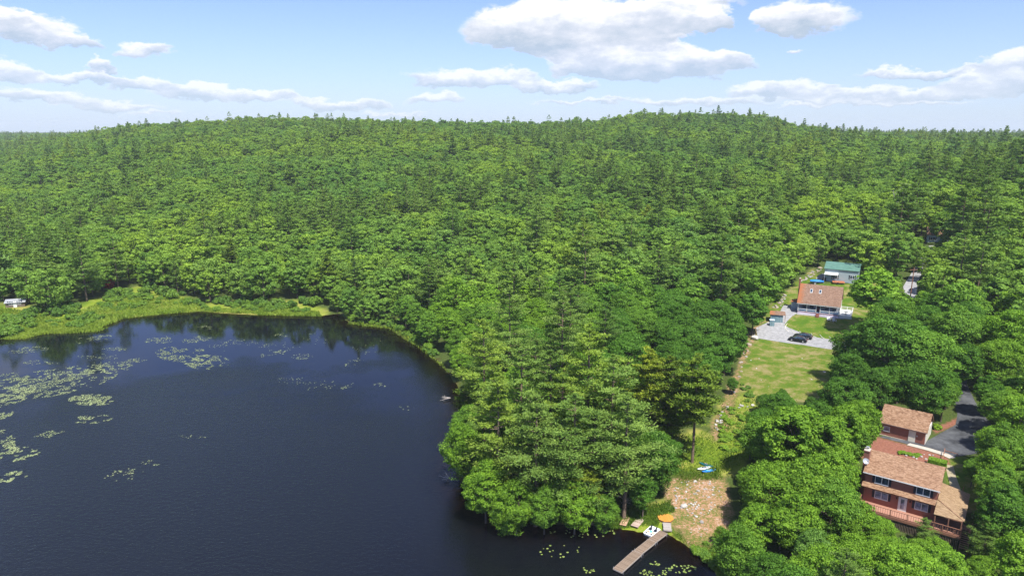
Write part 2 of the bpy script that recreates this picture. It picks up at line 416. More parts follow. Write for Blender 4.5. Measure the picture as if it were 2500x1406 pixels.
for nm, tp, io in (('P', 'NodeSocketVector', 'INPUT'), ('C', 'NodeSocketVector', 'INPUT'), ('S', 'NodeSocketVector', 'INPUT'), ('A', 'NodeSocketFloat', 'INPUT'), ('w', 'NodeSocketFloat', 'OUTPUT'), ('wt', 'NodeSocketFloat', 'OUTPUT')):
    blobg.interface.new_socket(nm, in_out=io, socket_type=tp)
gi = blobg.nodes.new('NodeGroupInput'); go = blobg.nodes.new('NodeGroupOutput')
g1 = N(blobg, 'VectorMath', operation='SUBTRACT'); blobg.links.new(gi.outputs[0], g1.inputs[0]); blobg.links.new(gi.outputs[1], g1.inputs[1])
g2 = N(blobg, 'VectorMath', operation='MULTIPLY'); blobg.links.new(g1.outputs[0], g2.inputs[0]); blobg.links.new(gi.outputs[2], g2.inputs[1])
gs = N(blobg, 'SeparateXYZ'); blobg.links.new(g2.outputs[0], gs.inputs[0])
# flat base: below the centre the blob is squashed
yy = mth(blobg, 'MULTIPLY', gs.outputs[1], mth(blobg, 'ADD', 1.0, mth(blobg, 'MULTIPLY', mth(blobg, 'LESS_THAN', gs.outputs[1], 0.0), .9)))
r2 = mth(blobg, 'ADD', mth(blobg, 'MULTIPLY', gs.outputs[0], gs.outputs[0]), mth(blobg, 'MULTIPLY', yy, yy))
ww = mth(blobg, 'MULTIPLY', mth(blobg, 'MAXIMUM', mth(blobg, 'SUBTRACT', 1.0, r2), 0.0), gi.outputs[3])
blobg.links.new(ww, go.inputs[0]); blobg.links.new(mth(blobg, 'MULTIPLY', ww, gs.outputs[1]), go.inputs[1])
CLOUDS = [(1480, 112, 190, 52, .9), (1700, 40, 90, 40, .6), (1400, 62, 280, 92, 1.3), (1600, 45, 180, 62, 1.1), (1300, 70, 150, 66, .9), (1600, 155, 235, 56, 1.0), (1470, 150, 140, 50, .9), (1750, 150, 100, 34, .6), (1150, 188, 175, 32, .9), (1350, 208, 115, 24, .9),
          (1065, 238, 72, 24, .8), (1970, 38, 130, 58, .9), (1880, 55, 60, 34, .6), (95, 75, 120, 48, .9), (175, 100, 70, 26, .7), (15, 45, 60, 40, .8), (345, 120, 68, 28, .7), (40, 175, 72, 40, .9),
          (242, 162, 42, 26, .9), (190, 188, 90, 22, .8), (345, 203, 95, 28, .9), (500, 225, 125, 30, .9), (640, 236, 115, 24, .8), (820, 254, 145, 20, .7), (100, 238, 180, 24, .7), (270, 254, 140, 20, .6),
          (2480, 155, 110, 52, 1.0), (2400, 198, 150, 32, .9), (2230, 176, 190, 18, .7), (1910, 216, 150, 30, .9), (2110, 232, 230, 26, .9), (2350, 222, 160, 24, .8), (1680, 245, 220, 18, .6), (1400, 247, 130, 10, .5),
          (2120, 252, 300, 9, .6), (1735, 55, 44, 32, .6), (1700, 8, 120, 22, .6), (1640, 92, 60, 14, .4), (960, 276, 90, 10, .4), (380, 276, 90, 10, .4), (2560, 200, 160, 40, .9), (-120, 150, 150, 60, .9), (1940, 122, 28, 9, .5)]
sw = swt = None
for cx, cy, rx, ry, a in CLOUDS:
    d = ray(cx, cy); d = d / np.linalg.norm(d); u = atan2(d[0], d[1]); v = math.asin(d[2])
    d2 = ray(cx + rx, cy); d2 = d2 / np.linalg.norm(d2); d3 = ray(cx, cy - ry); d3 = d3 / np.linalg.norm(d3)
    ru = abs(atan2(d2[0], d2[1]) - u) * 1.12; rv = abs(math.asin(d3[2]) - v) * 1.12
    g = nt.nodes.new('ShaderNodeGroup'); g.node_tree = blobg
    nt.links.new(dm.outputs[0], g.inputs[0]); g.inputs[1].default_value = (u, v - rv * .22, 0); g.inputs[2].default_value = (1 / ru, 1 / rv, 0); g.inputs[3].default_value = a
    sw = g.outputs[0] if sw is None else mth(nt, 'ADD', sw, g.outputs[0])
    swt = g.outputs[1] if swt is None else mth(nt, 'ADD', swt, g.outputs[1])
# scattered cumulus above the picture: they light the lake
nC = N(nt, 'TexNoise'); nC.inputs['Scale'].default_value = 3.4; nC.inputs['Detail'].default_value = 6; nC.inputs['Roughness'].default_value = .55; nt.links.new(tc.outputs['Generated'], nC.inputs['Vector'])
high = mth(nt, 'MULTIPLY', mth(nt, 'MULTIPLY', mth(nt, 'SUBTRACT', nC.outputs['Fac'], .52), 5.0, clamp=True), mth(nt, 'MULTIPLY', mth(nt, 'SUBTRACT', el, .22), 8, clamp=True))
dens = mth(nt, 'SUBTRACT', mth(nt, 'ADD', sw, high), mth(nt, 'MULTIPLY', mth(nt, 'SUBTRACT', .62, nB.outputs['Fac']), .55))
dens = mth(nt, 'MULTIPLY', dens, mth(nt, 'GREATER_THAN', mth(nt, 'ADD', sw, high), .001))
mr = N(nt, 'MapRange', interpolation_type='SMOOTHSTEP'); nt.links.new(dens, mr.inputs[0]); mr.inputs[1].default_value = .04; mr.inputs[2].default_value = .40
shade = mth(nt, 'DIVIDE', swt, mth(nt, 'MAXIMUM', sw, .01))
s2 = mth(nt, 'ADD', mth(nt, 'MULTIPLY', shade, 1.25), mth(nt, 'MULTIPLY', mth(nt, 'SUBTRACT', nA.outputs['Fac'], .5), 1.8))
s2 = mth(nt, 'ADD', s2, mth(nt, 'MULTIPLY', mth(nt, 'SUBTRACT', .75, mr.outputs[0]), .55))
K = 1 / SKY_K
CB = tuple(v * K for v in (.50, .56, .68)); CT = tuple(v * K for v in (.80, .80, .84))
ccol = ramp(nt, mth(nt, 'ADD', mth(nt, 'MULTIPLY', s2, .8), .42, clamp=True), [(0, CB), (1, CT)])
# ramp() clamps colours below 1 only on display; multiply afterwards
ccol = ramp(nt, mth(nt, 'ADD', mth(nt, 'MULTIPLY', s2, .8), .42, clamp=True), [(0, (.40, .48, .58)), (.42, (.58, .62, .70)), (.80, (.84, .84, .85))])
ccol = mixc(nt, 1.0, ccol, (K * .66, K * .66, K * .66), 'MULTIPLY')
ccol_n = [n for n in nt.nodes if n.type == 'MIX'][-1]; ccol_n.clamp_result = False
# thin summer air near the horizon
hz = mth(nt, 'POWER', mth(nt, 'SUBTRACT', 1.0, mth(nt, 'ABSOLUTE', sp.outputs[2]), clamp=True), 9.0)
skyc = mixc(nt, 1.0, sky.outputs[0], (.44, .485, .74), 'MULTIPLY')
skyc = mixc(nt, mth(nt, 'MULTIPLY', hz, .65), skyc, (.32 * K, .40 * K, .465 * K))
thin = mth(nt, 'ADD', mth(nt, 'MULTIPLY', el, 4.0), .52, clamp=True)
skyc = mixc(nt, mth(nt, 'MULTIPLY', mr.outputs[0], mth(nt, 'MULTIPLY', thin, .95)), skyc, ccol)
nt.links.new(skyc, bg.inputs[0])
world.cycles.sampling_method = 'MANUAL'; world.cycles.sample_map_resolution = 512

# ------------------------------------------------------------------ ground: one sheet to the horizon
def axis(lo, hi, step, far, grow=1.13):
    a = list(np.arange(lo, hi + step, step)); s = step; p = a[-1]
    while p < far: s = min(s * grow, far / 8); p += s; a.append(p)
    s = step; p = a[0]; b = []
    while p > -far: s = min(s * grow, far / 8); p -= s; b.append(p)
    return np.array(b[::-1] + a)
gx = axis(8, 122, .7, 9000, 1.10)
gx = gx[(gx > -9000)]
gx = np.sort(np.concatenate([gx[(gx < -230) | (gx > 8)], np.arange(-230, 8, 2.2)]))
gy = axis(72, 240, .7, 14000, 1.045); gy = gy[gy > -900]
XX, YY = np.meshgrid(gx, gy)
ZZ = terrain(XX.ravel(), YY.ravel()).reshape(XX.shape)
PX, PY, PD = proj(XX, YY, ZZ)
LAWN = [(1806, 885), (1828, 836), (1850, 800), (1860, 770), (1905, 720), (1945, 690), (1985, 655), (2010, 690), (2100, 690), (2170, 690), (2160, 780), (2130, 880), (2080, 960), (1990, 975), (1870, 985), (1815, 985), (1792, 950)]
SHOREG = [(1480, 1262), (1560, 1238), (1640, 1218), (1662, 1250), (1640, 1300), (1700, 1330), (1745, 1340), (1800, 1420), (1700, 1420), (1600, 1312), (1490, 1300)]
WEEDY = [(1760, 985), (1850, 960), (1860, 1040), (1830, 1120), (1780, 1160), (1740, 1150), (1640, 1150), (1640, 1060), (1735, 1050)]
ROCKY = [(1630, 1200), (1660, 1160), (1770, 1165), (1790, 1240), (1760, 1320), (1700, 1335), (1650, 1290), (1640, 1250)]
BORDER = [(1775, 955), (1800, 900), (1812, 850), (1838, 800), (1860, 790), (1866, 812), (1832, 838), (1824, 870), (1806, 900), (1800, 960), (1790, 1000), (1775, 1050), (1740, 1080), (1735, 1040), (1762, 1000)]
MULCH = [(2100, 1085), (2140, 1065), (2215, 1086), (2262, 1096), (2318, 1118), (2318, 1150), (2200, 1130), (2100, 1120)]
MULCH2 = [(2276, 1050), (2345, 1015), (2330, 1040), (2285, 1058)]
SIDEL = [(2300, 1110), (2345, 1110), (2400, 1130), (2420, 1260), (2360, 1250), (2310, 1180)]
MARSH = [(-200, 800), (-60, 740), (60, 745), (130, 765), (230, 730), (330, 700), (430, 715), (490, 740), (620, 738), (740, 735), (800, 760), (790, 778), (620, 775), (480, 768), (390, 776), (300, 790), (250, 822), (100, 828), (0, 850), (-200, 870)]
def soft(poly, w, jit=0):
    jx = (fbm(XX / 3, YY / 3, 3) - .5) * jit; jy = (fbm(XX / 3, YY / 3, 4) - .5) * jit
    d = sdist((PX + jx).ravel(), (PY + jy).ravel(), poly).reshape(XX.shape)
    return smooth(.5 - d / w) * (PD > 5)
near = YY < 260
lawn = soft(LAWN, 8, 14); shoreg = soft(SHOREG, 14, 24); weedy = soft(WEEDY, 22, 50); rocky = soft(ROCKY, 14, 30); border = soft(BORDER, 10, 20)
mulch = np.maximum(soft(MULCH, 5, 6), soft(MULCH2, 4, 5)); sidel = soft(SIDEL, 10, 14); marsh = soft(MARSH, 12, 16)
dirt = np.maximum(rocky, border); lawn = np.maximum(lawn, sidel * .8) * (1 - dirt); green = np.maximum(np.maximum(shoreg, weedy), marsh) * (1 - .8 * dirt)
road_m = np.zeros_like(lawn)
V = np.c_[XX.ravel(), YY.ravel(), ZZ.ravel()]
nx, ny = len(gx), len(gy)
ii = np.arange(nx * ny).reshape(ny, nx)
Fq = np.c_[ii[:-1, :-1].ravel(), ii[:-1, 1:].ravel(), ii[1:, 1:].ravel(), ii[1:, :-1].ravel()]
gm, nt, out = new_mat('ground of leaf litter lawn and dirt')
b = N(nt, 'BsdfPrincipled'); nt.links.new(b.outputs[0], out.inputs[0]); b.inputs['Roughness'].default_value = 1; b.inputs['Specular IOR Level'].default_value = .05
n1 = noise(nt, .35, 6, .7); n2 = noise(nt, 2.6, 5, .75); n3 = noise(nt, .10, 4, .6)
A = {k: N(nt, 'Attribute', attribute_name=k).outputs['Fac'] for k in ('lawn', 'green', 'dirt', 'mulch', 'bed')}
floor_c = ramp(nt, n2, [(.35, (.035, .045, .014)), (.52, (.055, .085, .018)), (.72, (.085, .080, .038))])
nl = mth(nt, 'ADD', mth(nt, 'MULTIPLY', n3, .75), mth(nt, 'MULTIPLY', n2, .45))
lawn_c = ramp(nt, mth(nt, 'ADD', mth(nt, 'MULTIPLY', n1, .6), mth(nt, 'MULTIPLY', nl, .45)), [(.42, (.048, .108, .010)), (.53, (.076, .132, .014)), (.58, (.120, .148, .024)), (.67, (.225, .190, .085))])
green_c = ramp(nt, nl, [(.42, (.075, .14, .012)), (.56, (.16, .22, .02)), (.68, (.25, .24, .06))])
dirt_c = ramp(nt, mth(nt, 'ADD', mth(nt, 'MULTIPLY', n2, .6), mth(nt, 'MULTIPLY', n1, .4)), [(.42, (.09, .12, .022)), (.48, (.18, .15, .055)), (.53, (.31, .17, .095)), (.62, (.40, .31, .24))])
mulch_c = ramp(nt, n2, [(.35, (.16, .068, .045)), (.6, (.25, .11, .075)), (.75, (.29, .17, .125))])
bed_c = ramp(nt, n1, [(.35, (.035, .022, .010)), (.5, (.075, .048, .018)), (.62, (.10, .095, .022))])
c = mixc(nt, A['lawn'], floor_c, lawn_c); c = mixc(nt, A['green'], c, green_c); c = mixc(nt, A['dirt'], c, dirt_c); c = mixc(nt, A['mulch'], c, mulch_c); c = mixc(nt, A['bed'], c, bed_c)
nt.links.new(c, b.inputs['Base Color'])
bp = N(nt, 'Bump'); bp.inputs['Strength'].default_value = .5; bp.inputs['Distance'].default_value = .12; nt.links.new(n2, bp.inputs['Height']); nt.links.new(bp.outputs[0], b.inputs['Normal'])
me = numesh('ground', V, Fq, gm, smooth_=True)
for k, a in (('lawn', lawn), ('green', green), ('dirt', dirt), ('mulch', mulch), ('bed', (ZZ < -.02).astype(float))):
    at = me.attributes.new(k, 'FLOAT', 'POINT'); at.data.foreach_set('value', a.ravel().astype(np.float32))
ground = bpy.data.objects.new('ground', me); col.objects.link(ground); tag(ground, kind='structure')

# ------------------------------------------------------------------ lake water
wm, nt, out = new_mat('lake water')
geo = N(nt, 'NewGeometry'); tcw = geo.outputs['Position']
s = N(nt, 'SeparateXYZ'); nt.links.new(tcw, s.inputs[0])
wind = mth(nt, 'ADD', mth(nt, 'MULTIPLY', mth(nt, 'SUBTRACT', 174.0, s.outputs[1]), .03), mth(nt, 'MULTIPLY', mth(nt, 'SUBTRACT', noise(nt, .022, 4, .6, tcw), .5), 4.5))
wind = mth(nt, 'MULTIPLY', wind, 1.0, clamp=True)
lee = mth(nt, 'MULTIPLY', mth(nt, 'ADD', s.outputs[0], 30.0), .04, clamp=True)       # sheltered by the wooded point
wind = mth(nt, 'MULTIPLY', wind, mth(nt, 'SUBTRACT', 1.0, mth(nt, 'MULTIPLY', lee, .75)))
mpw = N(nt, 'Mapping'); nt.links.new(tcw, mpw.inputs[0]); mpw.inputs['Scale'].default_value = (1.0, 1.7, 1); mpw.inputs['Rotation'].default_value = (0, 0, .35)
hgt = mth(nt, 'ADD', mth(nt, 'MULTIPLY', noise(nt, 2.3, 3, .6, mpw.outputs[0]), .55), mth(nt, 'MULTIPLY', noise(nt, .9, 3, .5, mpw.outputs[0]), .75))
bp = N(nt, 'Bump'); nt.links.new(hgt, bp.inputs['Height']); bp.inputs['Distance'].default_value = .26
nt.links.new(mth(nt, 'ADD', mth(nt, 'MULTIPLY', wind, .75), .03), bp.inputs['Strength'])
gl = N(nt, 'BsdfGlossy'); gl.inputs['Roughness'].default_value = .05; gl.inputs[0].default_value = (1, 1, 1, 1); nt.links.new(bp.outputs[0], gl.inputs['Normal'])
nt.links.new(mth(nt, 'ADD', mth(nt, 'MULTIPLY', wind, .16), .04), gl.inputs['Roughness'])
tr = N(nt, 'BsdfTransparent'); tr.inputs[0].default_value = (.24, .15, .07, 1)
df = N(nt, 'BsdfDiffuse'); df.inputs[0].default_value = (.004, .005, .007, 1)
at = N(nt, 'Attribute', attribute_name='deep')
b1 = N(nt, 'MixShader'); nt.links.new(at.outputs['Fac'], b1.inputs[0]); nt.links.new(tr.outputs[0], b1.inputs[1]); nt.links.new(df.outputs[0], b1.inputs[2])
fr = N(nt, 'Fresnel'); fr.inputs[0].default_value = 1.333; nt.links.new(bp.outputs[0], fr.inputs['Normal'])
b2 = N(nt, 'MixShader'); nt.links.new(mth(nt, 'MULTIPLY', fr.outputs[0], 1.0, clamp=True), b2.inputs[0]); nt.links.new(b1.outputs[0], b2.inputs[1]); nt.links.new(gl.outputs[0], b2.inputs[2])
nt.links.new(b2.outputs[0], out.inputs[0])
wx = np.concatenate([np.arange(-540, -180, 12.), np.arange(-180, 60, 2.)]); wy = np.arange(-310, 275, 3.)
WX, WY = np.meshgrid(wx, wy); dl = sdist(WX.ravel(), WY.ravel(), LAKE).reshape(WX.shape)
wi = np.arange(WX.size).reshape(WX.shape)
wf = np.c_[wi[:-1, :-1].ravel(), wi[:-1, 1:].ravel(), wi[1:, 1:].ravel(), wi[1:, :-1].ravel()]
keep = dl.ravel()[wf].min(1) < 1.0
me = numesh('lake', np.c_[WX.ravel(), WY.ravel(), np.zeros(WX.size)], wf[keep], wm)
at = me.attributes.new('deep', 'FLOAT', 'POINT'); at.data.foreach_set('value', smooth((-dl.ravel() - .5) / 7).astype(np.float32))
lake = bpy.data.objects.new('lake_water', me); col.objects.link(lake); tag(lake, kind='structure')

# ------------------------------------------------------------------ draped strips: drives and paths
def strip(name, left, right, mat, n=4, lift=.035, step=1.2):
    """left and right are world polylines (x, y) of equal length; the strip follows the ground"""
    Ls, Rs = [], []
    for i in range(len(left) - 1):
        L = max(np.hypot(*(np.array(left[i + 1]) - left[i])), np.hypot(*(np.array(right[i + 1]) - right[i])), .1)
        k = max(1, int(L / step))
        for j in range(k):
            t = j / k; Ls.append(np.array(left[i]) * (1 - t) + np.array(left[i + 1]) * t); Rs.append(np.array(right[i]) * (1 - t) + np.array(right[i + 1]) * t)
    Ls.append(np.array(left[-1])); Rs.append(np.array(right[-1]))
    W_ = max(2, int(n)); pts = []
    for l, r in zip(Ls, Rs):
        for j in range(W_ + 1): pts.append(l * (1 - j / W_) + r * (j / W_))
    pts = np.array(pts); z = terrain(pts[:, 0], pts[:, 1]) + lift
    q = np.arange(len(pts)).reshape(-1, W_ + 1)
    f = np.c_[q[:-1, :-1].ravel(), q[1:, :-1].ravel(), q[1:, 1:].ravel(), q[:-1, 1:].ravel()]
    me = numesh(name, np.c_[pts, z], f[:, ::-1], mat, smooth_=True)
    o = bpy.data.objects.new(name, me); col.objects.link(o); tag(o, kind='structure'); return o
def gp(*pp): return [G(a, b)[:2] for a, b in pp]
M['gravel'] = paint('pale gravel', (.25, .25, .255), .95, .2, 1.2, .05, c2=(.33, .33, .335), bump=.4)
M['asphalt'] = paint('dark asphalt', (.045, .048, .055), .9, .3, .5, .2, c2=(.10, .105, .115), bump=.2)
M['concrete'] = paint('pale concrete', (.42, .38, .32), .9, .15, 1.5, .1)
M['tanpath'] = paint('tan path', (.30, .26, .17), .95, .2, 1.5, .05)
# gravel drive: from under the oaks on the right, past the cars, to the yard and up beside the cottage
strip('gravel_drive', gp((2200, 905), (2120, 866), (2030, 853), (1960, 842), (1900, 834), (1850, 826), (1846, 800), (1868, 790), (1892, 778), (1905, 760), (1912, 746)),
      gp((2205, 870), (2125, 845), (2030, 829), (1985, 822), (1940, 806), (1925, 800), (1915, 794), (1922, 784), (1934, 772), (1945, 766), (1947, 742)), M['gravel'], 8)
strip('gravel_walk', gp((1945, 768), (1990, 772), (2060, 780)), gp((1945, 764), (1990, 768), (2060, 775)), M['gravel'], 2, lift=.05)
strip('gravel_patch', gp((1992, 681), (1998, 672), (2008, 668)), gp((2014, 684), (2014, 674), (2012, 668)), M['gravel'], 3)
# asphalt drive by the garage
def w2(*p): return [tuple(map(float, q)) for q in p]
strip('asphalt_drive', w2((73.6, 115.4), (75.0, 116.9), (80.0, 120.6), (84.5, 123.6), (87.2, 127.5), (89.0, 132), (92, 140), (97, 150), (108, 158)),
      w2((76.0, 110.6), (83.0, 112.0), (87.5, 115.5), (89.5, 119.5), (91.0, 125.5), (92.8, 131), (96, 139), (101, 147), (110, 153)), M['asphalt'], 8)
strip('asphalt_apron', w2((67.6, 118.6), (71.0, 115.7), (74.6, 113.5)), w2((68.4, 119.1), (72.2, 116.8), (76, 116.5)), M['asphalt'], 3, lift=.05)
strip('concrete_path', w2((70.6, 115.3), (73.0, 113.2), (74.6, 111.3), (75.0, 110.0)), w2((71.6, 116.0), (74.0, 114.0), (75.9, 111.9), (76.2, 110.2)), M['concrete'], 2, lift=.08)
strip('gravel_road', gp((2212, 735), (2205, 700), (2222, 672), (2238, 645), (2268, 600)), gp((2236, 728), (2240, 692), (2250, 668), (2256, 645), (2290, 600)), M['gravel'], 3)
def h1w(a, b_):    # red house local to world
    c_, s_ = cos(-.642), sin(-.642); return (53.904 + a * c_ - b_ * s_, 97.292 + a * s_ + b_ * c_)
strip('side_path', [h1w(8.9, 20.2), h1w(9.7, 16), h1w(10.8, 10.5)], [h1w(10.1, 20.2), h1w(10.9, 16), h1w(12.2, 10.5)], M['tanpath'], 2)

# ------------------------------------------------------------------ trees
def rhomb(C, U, Vv):
    n = len(C); V = np.empty((n, 4, 3)); V[:, 0] = C - U; V[:, 1] = C + Vv; V[:, 2] = C + U; V[:, 3] = C - Vv
    return V.reshape(-1, 3)
def unit(a): return a / np.maximum(np.linalg.norm(a, axis=-1, keepdims=True), 1e-9)
def leaf_frame(nrm, r):
    a = unit(r.normal(size=nrm.shape)); u = unit(np.cross(nrm, a)); return u, np.cross(nrm, u)
def broad_crown(seed, H, Rr, ncl, nl, ls, spread=.36, low=.24):
    r = np.random.default_rng(seed)
    c0 = np.array([0, 0, H * (low + spread)]); rad = np.array([Rr, Rr, H * spread])
    # a few big limbs give the crown an uneven outline
    nb = 15; bd = unit(r.normal(size=(nb, 3)) * [1, 1, .8] + [0, 0, .35]); bamp = r.uniform(.58, 1.2, nb)
    d = unit(r.normal(size=(ncl, 3)) + [0, 0, .28])
    amp = (np.exp(((d @ bd.T) - 1) * 13) * bamp).sum(1) / np.exp(((d @ bd.T) - 1) * 13).sum(1)
    rr = r.uniform(.45, 1, ncl) ** .45 * amp
    cc = c0 + d * rad * rr[:, None] * .86
    cr = Rr * r.uniform(.11, .24, ncl)
    ct = r.uniform(-.30, .30, ncl)
    ld = unit(r.normal(size=(ncl, nl, 3)) + d[:, None] * .55 + [0, 0, .30])
    lr = r.uniform(.55, 1.05, (ncl, nl, 1))
    C = cc[:, None] + ld * lr * cr[:, None, None] * [1.25, 1.25, .58]
    nrm = unit(ld + r.normal(size=ld.shape) * .55 + [.04, -.10, .36]); u, v = leaf_frame(nrm, r)
    sz = ls * r.uniform(.6, 1.25, (ncl, nl, 1))
    V = rhomb(C.reshape(-1, 3), (u * sz).reshape(-1, 3), (v * sz * .72).reshape(-1, 3))
    tint = np.clip(.42 + ct[:, None] + r.normal(size=(ncl, nl)) * .17, 0, 1).ravel()
    return V, tint, cc
def tubeq(path, rads, n=6):
    mb = MB().tube(path, rads, n, cap=False); return np.array(mb.v), np.array(mb.f)
def broad_wood(seed, H, Rr, cc, nl=9, n=6):
    r = np.random.default_rng(seed + 99); Vs, Fs = [], []; o = 0
    lean = r.normal(size=2) * .03 * H
    th = H * .62
    path = [(lean[0] * t * t, lean[1] * t * t, th * t) for t in (-.02, .05, .3, .6, 1)]
    rads = [H * .021, H * .017, H * .014, H * .011, H * .006]
    for pa, ra in [(path, rads)]:
        v, f = tubeq(pa, ra, n + 2); Vs.append(v); Fs.append(f + o); o += len(v)
    for k in r.choice(len(cc), min(nl, len(cc)), False):
        t = r.uniform(.35, .9); b0 = np.array([lean[0] * t * t, lean[1] * t * t, th * t]); e = cc[k]; m_ = (b0 + e) / 2 + [0, 0, .04 * H]
        v, f = tubeq([b0, m_, e], [H * .007, H * .005, H * .002], n - 1); Vs.append(v); Fs.append(f + o); o += len(v)
    return np.concatenate(Vs), np.concatenate(Fs)
def pine_crown(seed, H, Rr, dens, npad, nneed, ls, low=.3, layered=True):
    r = np.random.default_rng(seed); pads, prad, branches = [], [], []
    z = H * low; k = 0
    while z < H * .985:
        t = (z / H - low) / (1 - low)
        prof = (np.interp(t, [0, .12, .35, .6, .8, 1], [.55, .9, 1.0, .78, .48, .07]))
        nb = r.integers(3, 6) if t < .85 else 3
        a0 = r.uniform(0, 6.28)
        for j in range(nb):
            a = a0 + j * 6.283 / nb + r.normal() * .35; L = Rr * prof * r.uniform(.55, 1.2)
            if r.random() < .10: continue
            rise = np.interp(t, [0, .6, 1], [.02, .20, .7]) + r.normal() * .05
            dirv = np.array([cos(a), sin(a), rise]); base = np.array([0, 0, z + r.normal() * .2])
            branches.append((base, base + dirv * L))
            m_ = max(1, int(round(npad * L / Rr)))
            for q in range(m_):
                tt = (.35 + .68 * (q + r.uniform(.2, .8)) / m_)
                side = np.array([-sin(a), cos(a), 0]) * r.normal() * L * .20 * tt
                pads.append(base + dirv * L * tt + side + [0, 0, .25 + .10 * L * tt * tt]); prad.append(max(.35, .23 * L + .25) * r.uniform(.7, 1.2))
        z += H * dens * r.uniform(.7, 1.3); k += 1
    pads += [np.array([0, 0, H * .985]), np.array([0, 0, H * .95])]; prad += [.28, .4]
    P_ = np.array(pads); S_ = np.array(prad); n = len(P_)
    d = unit(r.normal(size=(n, nneed, 3)) + [0, 0, .35])
    C = P_[:, None] + d * r.uniform(.3, 1.05, (n, nneed, 1)) * S_[:, None, None] * [1.18, 1.18, .24]
    nrm = unit(d * [.8, .8, 1] + [0, 0, .75] + r.normal(size=d.shape) * .45); u, v = leaf_frame(nrm, r)
    out_ = unit(C - P_[:, None] + np.array([0, 0, .15])); u = unit(out_ + r.normal(size=out_.shape) * .45); v = unit(np.cross(nrm, u))
    sz = ls * r.uniform(.7, 1.3, (n, nneed, 1))
    V = rhomb(C.reshape(-1, 3), (u * sz).reshape(-1, 3), (v * sz * .36).reshape(-1, 3))
    hgt = np.clip(P_[:, 2] / H, 0, 1)
    tint = np.clip(.38 + (r.uniform(-.2, .2, n))[:, None] + r.normal(size=(n, nneed)) * .16, 0, 1).ravel()
    return V, tint, branches
def pine_wood(H, branches, n=6, step=1, seed=0):
    Vs, Fs = [], []; o = 0
    path = [(0, 0, -.3), (0, 0, H * .3), (.1, .05, H * .7), (0, 0, H * .97)]
    v, f = tubeq(path, [H * .014, H * .011, H * .006, H * .001], n + 2); Vs.append(v); Fs.append(f); o += len(v)
    for b0, e in branches[::step]:
        v, f = tubeq([b0, (b0 + e) / 2 - [0, 0, .05], e], [.06, .045, .015], 4); Vs.append(v); Fs.append(f + o); o += len(v)
    return np.concatenate(Vs), np.concatenate(Fs)
def quadf(n): return np.arange(n * 4).reshape(-1, 4)
def crown_mesh(name, V, tint, mat): return numesh(name, V, quadf(len(V) // 4), mat, tint=tint)
def wood_mesh(name, V, Fc, mat): return numesh(name, V, Fc, mat, smooth_=True)
PROTO = {'broad': [], 'pine': [], 'hem': []}       # (H, R, crown mesh, trunk mesh) near; scaled when placed
# ref heights: broad 15, pine 24, hemlock 15
for i in range(8):
    Rr = [5.2, 4.6, 5.8, 4.2, 5.0, 5.5, 5.4, 5.0][i]; H = 15
    V, t, cc = broad_crown(100 + i, H, Rr, 250, 84, .16, spread=[.36, .36, .36, .36, .36, .36, .45, .44][i], low=[.22, .16, .26, .14, .2, .12, .02, .06][i])
    wv, wf_ = broad_wood(100 + i, H, Rr, cc, 12)
    PROTO['broad'].append((H, Rr, crown_mesh('broad_crown', V, t, M['broad']), wood_mesh('broad_trunk', wv, wf_, M['bark'])))
for i in range(5):
    Rr = [4.6, 5.2, 4.2, 5.0, 4.4][i]; H = 24
    V, t, br = pine_crown(200 + i, H, Rr, [.046, .050, .043, .048, .042][i], 5.2, 62, .23, low=[.3, .22, .34, .26, .18][i])
    wv, wf_ = pine_wood(H, br)
    PROTO['pine'].append((H, Rr, crown_mesh('pine_crown', V, t, M['pine']), wood_mesh('pine_trunk', wv, wf_, M['bark_pine'])))
for i in range(3):
    Rr = [3.6, 4.0, 3.3][i]; H = 16
    V, t, br = pine_crown(300 + i, H, Rr, .030, 4.6, 40, .24, low=[.1, .16, .4][i])
    wv, wf_ = pine_wood(H, br)
    PROTO['hem'].append((H, Rr, crown_mesh('hemlock_crown', V, t, M['hem']), wood_mesh('hemlock_trunk', wv, wf_, M['bark_pine'])))
MID = {'broad': [], 'pine': [], 'hem': []}
for i in range(7):
    Rr = [5.2, 4.6, 5.6, 4.4, 5.0, 5.3, 4.8][i]; H = 15
    V, t, cc = broad_crown(400 + i, H, Rr, 140, 46, .26, spread=.36 if i < 5 else .46, low=.16 if i < 5 else .02); wv, wf_ = broad_wood(400 + i, H, Rr, cc, 5, 4)
    MID['broad'].append((H, Rr, crown_mesh('broad_crown', V, t, M['broad']), wood_mesh('broad_trunk', wv, wf_, M['bark'])))
for i in range(4):
    Rr = [4.4, 4.9, 4.0, 4.6][i]; H = 22
    V, t, br = pine_crown(500 + i, H, Rr, .052, 3.6, 38, .38, low=[.3, .2, .26, .15][i]); wv, wf_ = pine_wood(H, br, 4, 3)
    MID['pine'].append((H, Rr, crown_mesh('pine_crown', V, t, M['pine']), wood_mesh('pine_trunk', wv, wf_, M['bark_pine'])))
for i in range(2):
    Rr = 3.6; H = 15
    V, t, br = pine_crown(550 + i, H, Rr, .044, 3, 30, .38, low=.12); wv, wf_ = pine_wood(H, br, 4, 3)
    MID['hem'].append((H, Rr, crown_mesh('hemlock_crown', V, t, M['hem']), wood_mesh('hemlock_trunk', wv, wf_, M['bark_pine'])))
